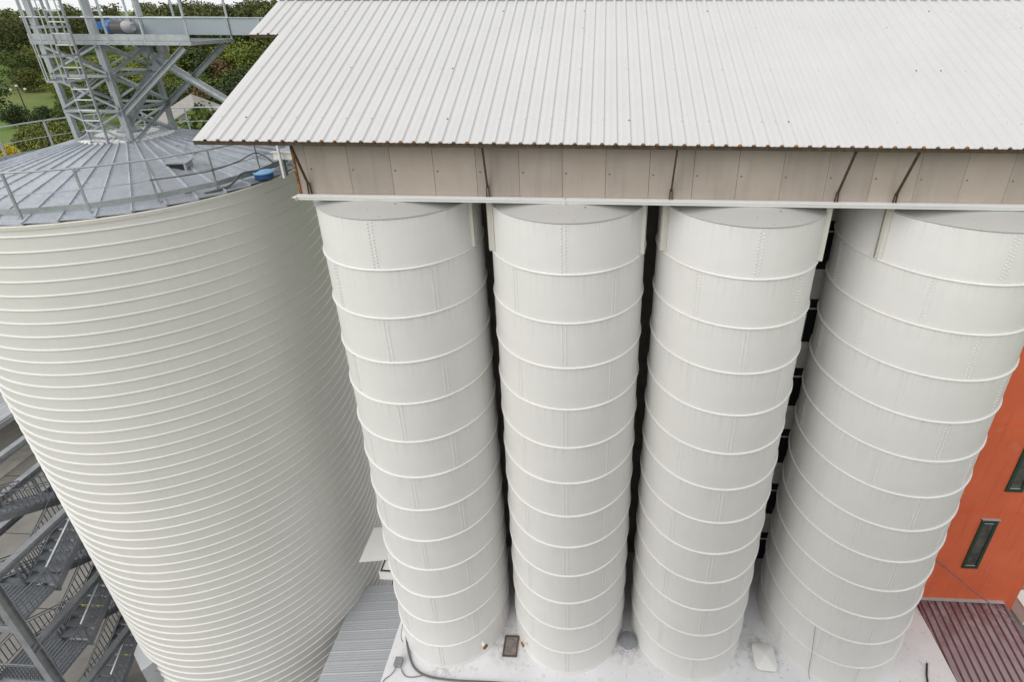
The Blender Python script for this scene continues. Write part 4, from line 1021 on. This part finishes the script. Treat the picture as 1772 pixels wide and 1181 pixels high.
tree('yellow_bush', 'bright yellow bush by the silo guard rail', 'bush', -98.8, 78.9, 6.6, 'yellow', 'bush', 4, 0.6, None)
tree('leafy_tree', 'light green trees beyond the meadow behind the lattice tower', 'tree', -165.1, 167.3, 12.5, 'lime', 'round', 5, 1.30, 'light trees beyond the meadow')
tree('leafy_tree', 'light green trees beyond the meadow behind the lattice tower', 'tree', -158.4, 166.7, 13.6, 'lime', 'round', 6, 1.30, 'light trees beyond the meadow')
tree('leafy_tree', 'light green trees beyond the meadow behind the lattice tower', 'tree', -149.7, 163.9, 13.9, 'lime', 'round', 0, 1.30, 'light trees beyond the meadow')
tree('leafy_tree', 'light green trees beyond the meadow behind the lattice tower', 'tree', -139.9, 159.3, 13.8, 'lime', 'round', 1, 1.20, 'light trees beyond the meadow')
tree('leafy_tree', 'dense green trees massed between the tower and the white roof', 'tree', -132.1, 156.8, 15.6, 'mid', 'round', 2, 1.20, 'dense trees beside the white roof')
tree('leafy_tree', 'yellow-green tree under the platform end', 'tree', -129.4, 160.3, 16.1, 'lime', 'round', 3, 1.20, None)
tree('leafy_tree', 'dense green trees massed between the tower and the white roof', 'tree', -124.9, 161.3, 16.6, 'mid', 'round', 4, 1.20, 'dense trees beside the white roof')
tree('leafy_tree', 'dense green trees massed between the tower and the white roof', 'tree', -118.5, 158.6, 15.7, 'deep', 'round', 5, 1.20, 'dense trees beside the white roof')
tree('leafy_tree', 'dense green trees massed between the tower and the white roof', 'tree', -116.1, 162.9, 17.1, 'mid', 'round', 6, 1.20, 'dense trees beside the white roof')
tree('leafy_tree', 'bright yellow-green tree next to the white roof edge', 'tree', -107.9, 158.8, 18.1, 'lime', 'round', 0, 1.00, None)
tree('leafy_tree', 'dense green trees massed between the tower and the white roof', 'tree', -102.3, 157.7, 18.2, 'mid', 'round', 1, 1.20, 'dense trees beside the white roof')
tree('leafy_tree', 'yellowish lower tree behind the slanting pipe', 'tree', -112.9, 135.0, 12.8, 'lime', 'round', 2, 1.00, None)
tree('leafy_tree', 'dense green trees massed between the tower and the white roof', 'tree', -107.1, 132.0, 10.8, 'mid', 'round', 3, 1.20, 'dense trees beside the white roof')
tree('leafy_tree', 'dense green trees massed between the tower and the white roof', 'tree', -103.1, 132.6, 11.5, 'mid', 'round', 4, 1.20, 'dense trees beside the white roof')
tree('autumn_tree', 'russet autumn tree amid the dense green trees', 'tree', -99.9, 137.5, 14.5, 'russet', 'tall', 5, 1.30, None)
tree('leafy_tree', 'dense green trees massed between the tower and the white roof', 'tree', -94.9, 134.9, 12.7, 'mid', 'round', 6, 1.20, 'dense trees beside the white roof')
tree('leafy_tree', 'dense green trees massed between the tower and the white roof', 'tree', -89.3, 132.7, 13.6, 'deep', 'round', 0, 1.20, 'dense trees beside the white roof')
tree('leafy_tree', 'dense green trees massed between the tower and the white roof', 'tree', -94.2, 116.7, 9.9, 'deep', 'round', 1, 1.40, 'dense trees beside the white roof')
tree('dark_bush', 'dull brownish bush low in the dense trees', 'bush', -90.4, 117.2, 10.4, 'russet', 'bush', 2, 0.60, None)
tree('leafy_tree', 'dense green trees massed between the tower and the white roof', 'tree', -86.7, 117.5, 10.9, 'deep', 'round', 3, 1.40, 'dense trees beside the white roof')
tree('leafy_tree', 'dense green trees massed between the tower and the white roof', 'tree', -82.5, 118.0, 11.4, 'deep', 'round', 4, 1.40, 'dense trees beside the white roof')
tree('leafy_tree', 'dark trees low behind the tower legs', 'tree', -113.0, 124.3, 9.8, 'deep', 'round', 5, 1.40, 'dark trees behind the tower legs')
tree('leafy_tree', 'dark trees low behind the tower legs', 'tree', -107.8, 123.6, 10.4, 'deep', 'round', 6, 1.40, 'dark trees behind the tower legs')
tree('leafy_tree', 'dark trees low behind the tower legs', 'tree', -120.7, 126.7, 9.1, 'deep', 'round', 0, 1.40, 'dark trees behind the tower legs')
tree('leafy_tree', 'dark trees low behind the tower legs', 'tree', -101.7, 120.9, 10.3, 'deep', 'round', 1, 1.40, 'dark trees behind the tower legs')
tree('leafy_tree', 'dark trees low behind the tower legs', 'tree', -134.1, 134.6, 7.5, 'deep', 'round', 2, 1.40, 'dark trees behind the tower legs')
tree('garden_pine', 'bushy garden pine before the beige house', 'pine', -57.2, 72.1, 13.9, 'mid', 'pine', 3, 0.85, None)
tree('leafy_tree', 'broad mid green tree at the frame edge before the dark wood', 'tree', -212.0, 170.5, 12.5, 'mid', 'round', 3, 1.3, None)
tree('leafy_tree', 'olive green tree standing beside the ochre autumn tree', 'tree', -203.5, 186.5, 11.5, 'olive', 'round', 5, 1.3, None)
# the wood along the horizon: one mass
V_, F_ = [], []; off = 0
protoW = [crown_arrays(1, w, 60, 30, lf, s, .08, cn_) for w, lf, s, cn_ in ((0.7, .023, 31, .1), (0.62, .022, 32, .25), (0.8, .024, 33, .0), (0.55, .021, 34, .4), (0.9, .024, 35, .15), (0.66, .022, 36, .5))]
wr = np.random.default_rng(11)
def wood(count, a0, a1, d0, d1, h0, h1, seed):
    global off
    w = np.random.default_rng(seed)
    for i in range(count):
        a = radians(w.uniform(a0, a1)); d = w.uniform(d0, d1); x, y = d * cos(a), d * sin(a); z = land(x, y); h = 18.0 + min(max((141 - math.degrees(a)) / 16, -0.4), 1.5) * 5.4 + w.uniform(h0, h1)
        V, F = protoW[w.integers(6)]; th = w.uniform(0, 6.28); c, s = cos(th), sin(th)
        Q = np.stack([(V[:, 0] * c - V[:, 1] * s) * h, (V[:, 0] * s + V[:, 1] * c) * h, V[:, 2] * h], 1) + np.array([x, y, z])
        V_.append(Q); F_.append(F + off); off += len(Q)
wood(190, 108, 160, 285, 400, -1.8, 1.6, 1)
wood(50, 108, 160, 400, 520, 0, 3.5, 2)
me = mesh_np('distant_wood', np.concatenate(V_), np.concatenate(F_), LEAF['wood'] if 'wood' in LEAF else LEAF['deep'])
o = bpy.data.objects.new('distant_wood', me); COL.objects.link(o); o.location = (0, 0, G); o['kind'] = 'stuff'
o['label'] = 'dark mixed wood closing the horizon beyond the meadow'

# lamp masts in the meadow
for i, (x, y, h, lab) in enumerate(((-152.5, 132.3, 8.0, 'slim lamp mast with crossarm nearer in the meadow, before the dark bushes'), (-146.5, 142.0, 10.2, 'slim lamp mast with crossarm at the far meadow edge, before the ochre tree'))):
    z = land(x, y); t = thing('lamp_mast', lab, 'lamp mast', (x, y, z), 'lamp masts in the meadow')
    b = MB(); b.tube([(x, y, z - .3), (x, y, z + h)], [0.15, 0.10], 8); b.build('mast', M['bark'], t)
    b = MB(); b.bar((x - 1.2, y - .7, z + h - .9), (x + 1.2, y + .7, z + h - .9), 0.12, 0.12); b.build('crossarm', M['bark'], t)
    for dx, dy, dz in ((-1.2, -.7, -.75), (1.2, .7, -.75), (0, 0, .15)):
        b = MB(); b.dome((x + dx, y + dy, z + h + dz - .15), (0, 0, 1), 0.34, 0.4, 8); b.dome((x + dx, y + dy, z + h + dz - .15), (0, 0, -1), 0.34, 0.2, 8); b.build('lamp_head', M['white'], t)

# ------------------------------------------------------------------ camera
cam = bpy.data.cameras.new('camera'); co = bpy.data.objects.new('camera', cam); COL.objects.link(co); scene.camera = co
F, YAW, PITCH, ROLL, OX, OY_ = 892.4587, -0.0410055, 0.4035118, -0.0053151, 115.6621, -188.0584
cy_, sy_ = cos(YAW), sin(YAW)
f = Vector((sy_ * cos(PITCH), cy_ * cos(PITCH), -sin(PITCH))); r = Vector((cy_, -sy_, 0)); d = f.cross(r)
c_, s_ = cos(ROLL), sin(ROLL)
right = r * c_ + d * s_; down = r * -s_ + d * c_
Mx = Matrix(((right.x, -down.x, -f.x, 0), (right.y, -down.y, -f.y, 0), (right.z, -down.z, -f.z, 0), (0, 0, 0, 1)))
co.matrix_world = Matrix.Translation((0, 0, G)) @ Mx
cam.sensor_width = 36; cam.lens = F / 1772 * 36; cam.shift_x = -OX / 1772; cam.shift_y = OY_ / 1772
cam.clip_start = 0.1; cam.clip_end = 30000

# ------------------------------------------------------------------ light: bright overcast
SUN_EL, SUN_AZ = radians(36), radians(-136)      # azimuth measured from +Y towards +X
sd = Vector((sin(SUN_AZ) * cos(SUN_EL), cos(SUN_AZ) * cos(SUN_EL), sin(SUN_EL)))
sl_ = bpy.data.lights.new('sun', 'SUN'); so = bpy.data.objects.new('sun', sl_); COL.objects.link(so)
sl_.energy = 1.25; sl_.angle = radians(50); sl_.color = (1, 0.97, 0.93)
so.rotation_euler = (-sd).to_track_quat('-Z', 'Y').to_euler()
wd = bpy.data.worlds.new('World'); scene.world = wd; wd.use_nodes = True; nt = wd.node_tree
bg = nt.nodes['Background']
sky = nt.nodes.new('ShaderNodeTexSky'); sky.sky_type = 'NISHITA'; sky.sun_disc = False
sky.sun_elevation = SUN_EL; sky.sun_rotation = SUN_AZ; sky.air_density = 1.0; sky.dust_density = 4.0; sky.altitude = 50
hsv = nt.nodes.new('ShaderNodeHueSaturation'); hsv.inputs['Saturation'].default_value = 0.12
nt.links.new(sky.outputs['Color'], hsv.inputs['Color'])
veil = nt.nodes.new('ShaderNodeMixRGB'); veil.inputs[0].default_value = 0.75; veil.inputs[2].default_value = (11.5, 11.6, 11.7, 1)   # the cloud sheet over the clear sky
nt.links.new(hsv.outputs['Color'], veil.inputs[1]); nt.links.new(veil.outputs['Color'], bg.inputs['Color'])
bg.inputs['Strength'].default_value = 0.10
vs_ = scene.view_settings; vs_.view_transform = 'Standard'; vs_.look = 'None'; vs_.exposure = 0.08; vs_.gamma = 1.0
scene.cycles.max_bounces = 8; scene.cycles.use_denoising = True
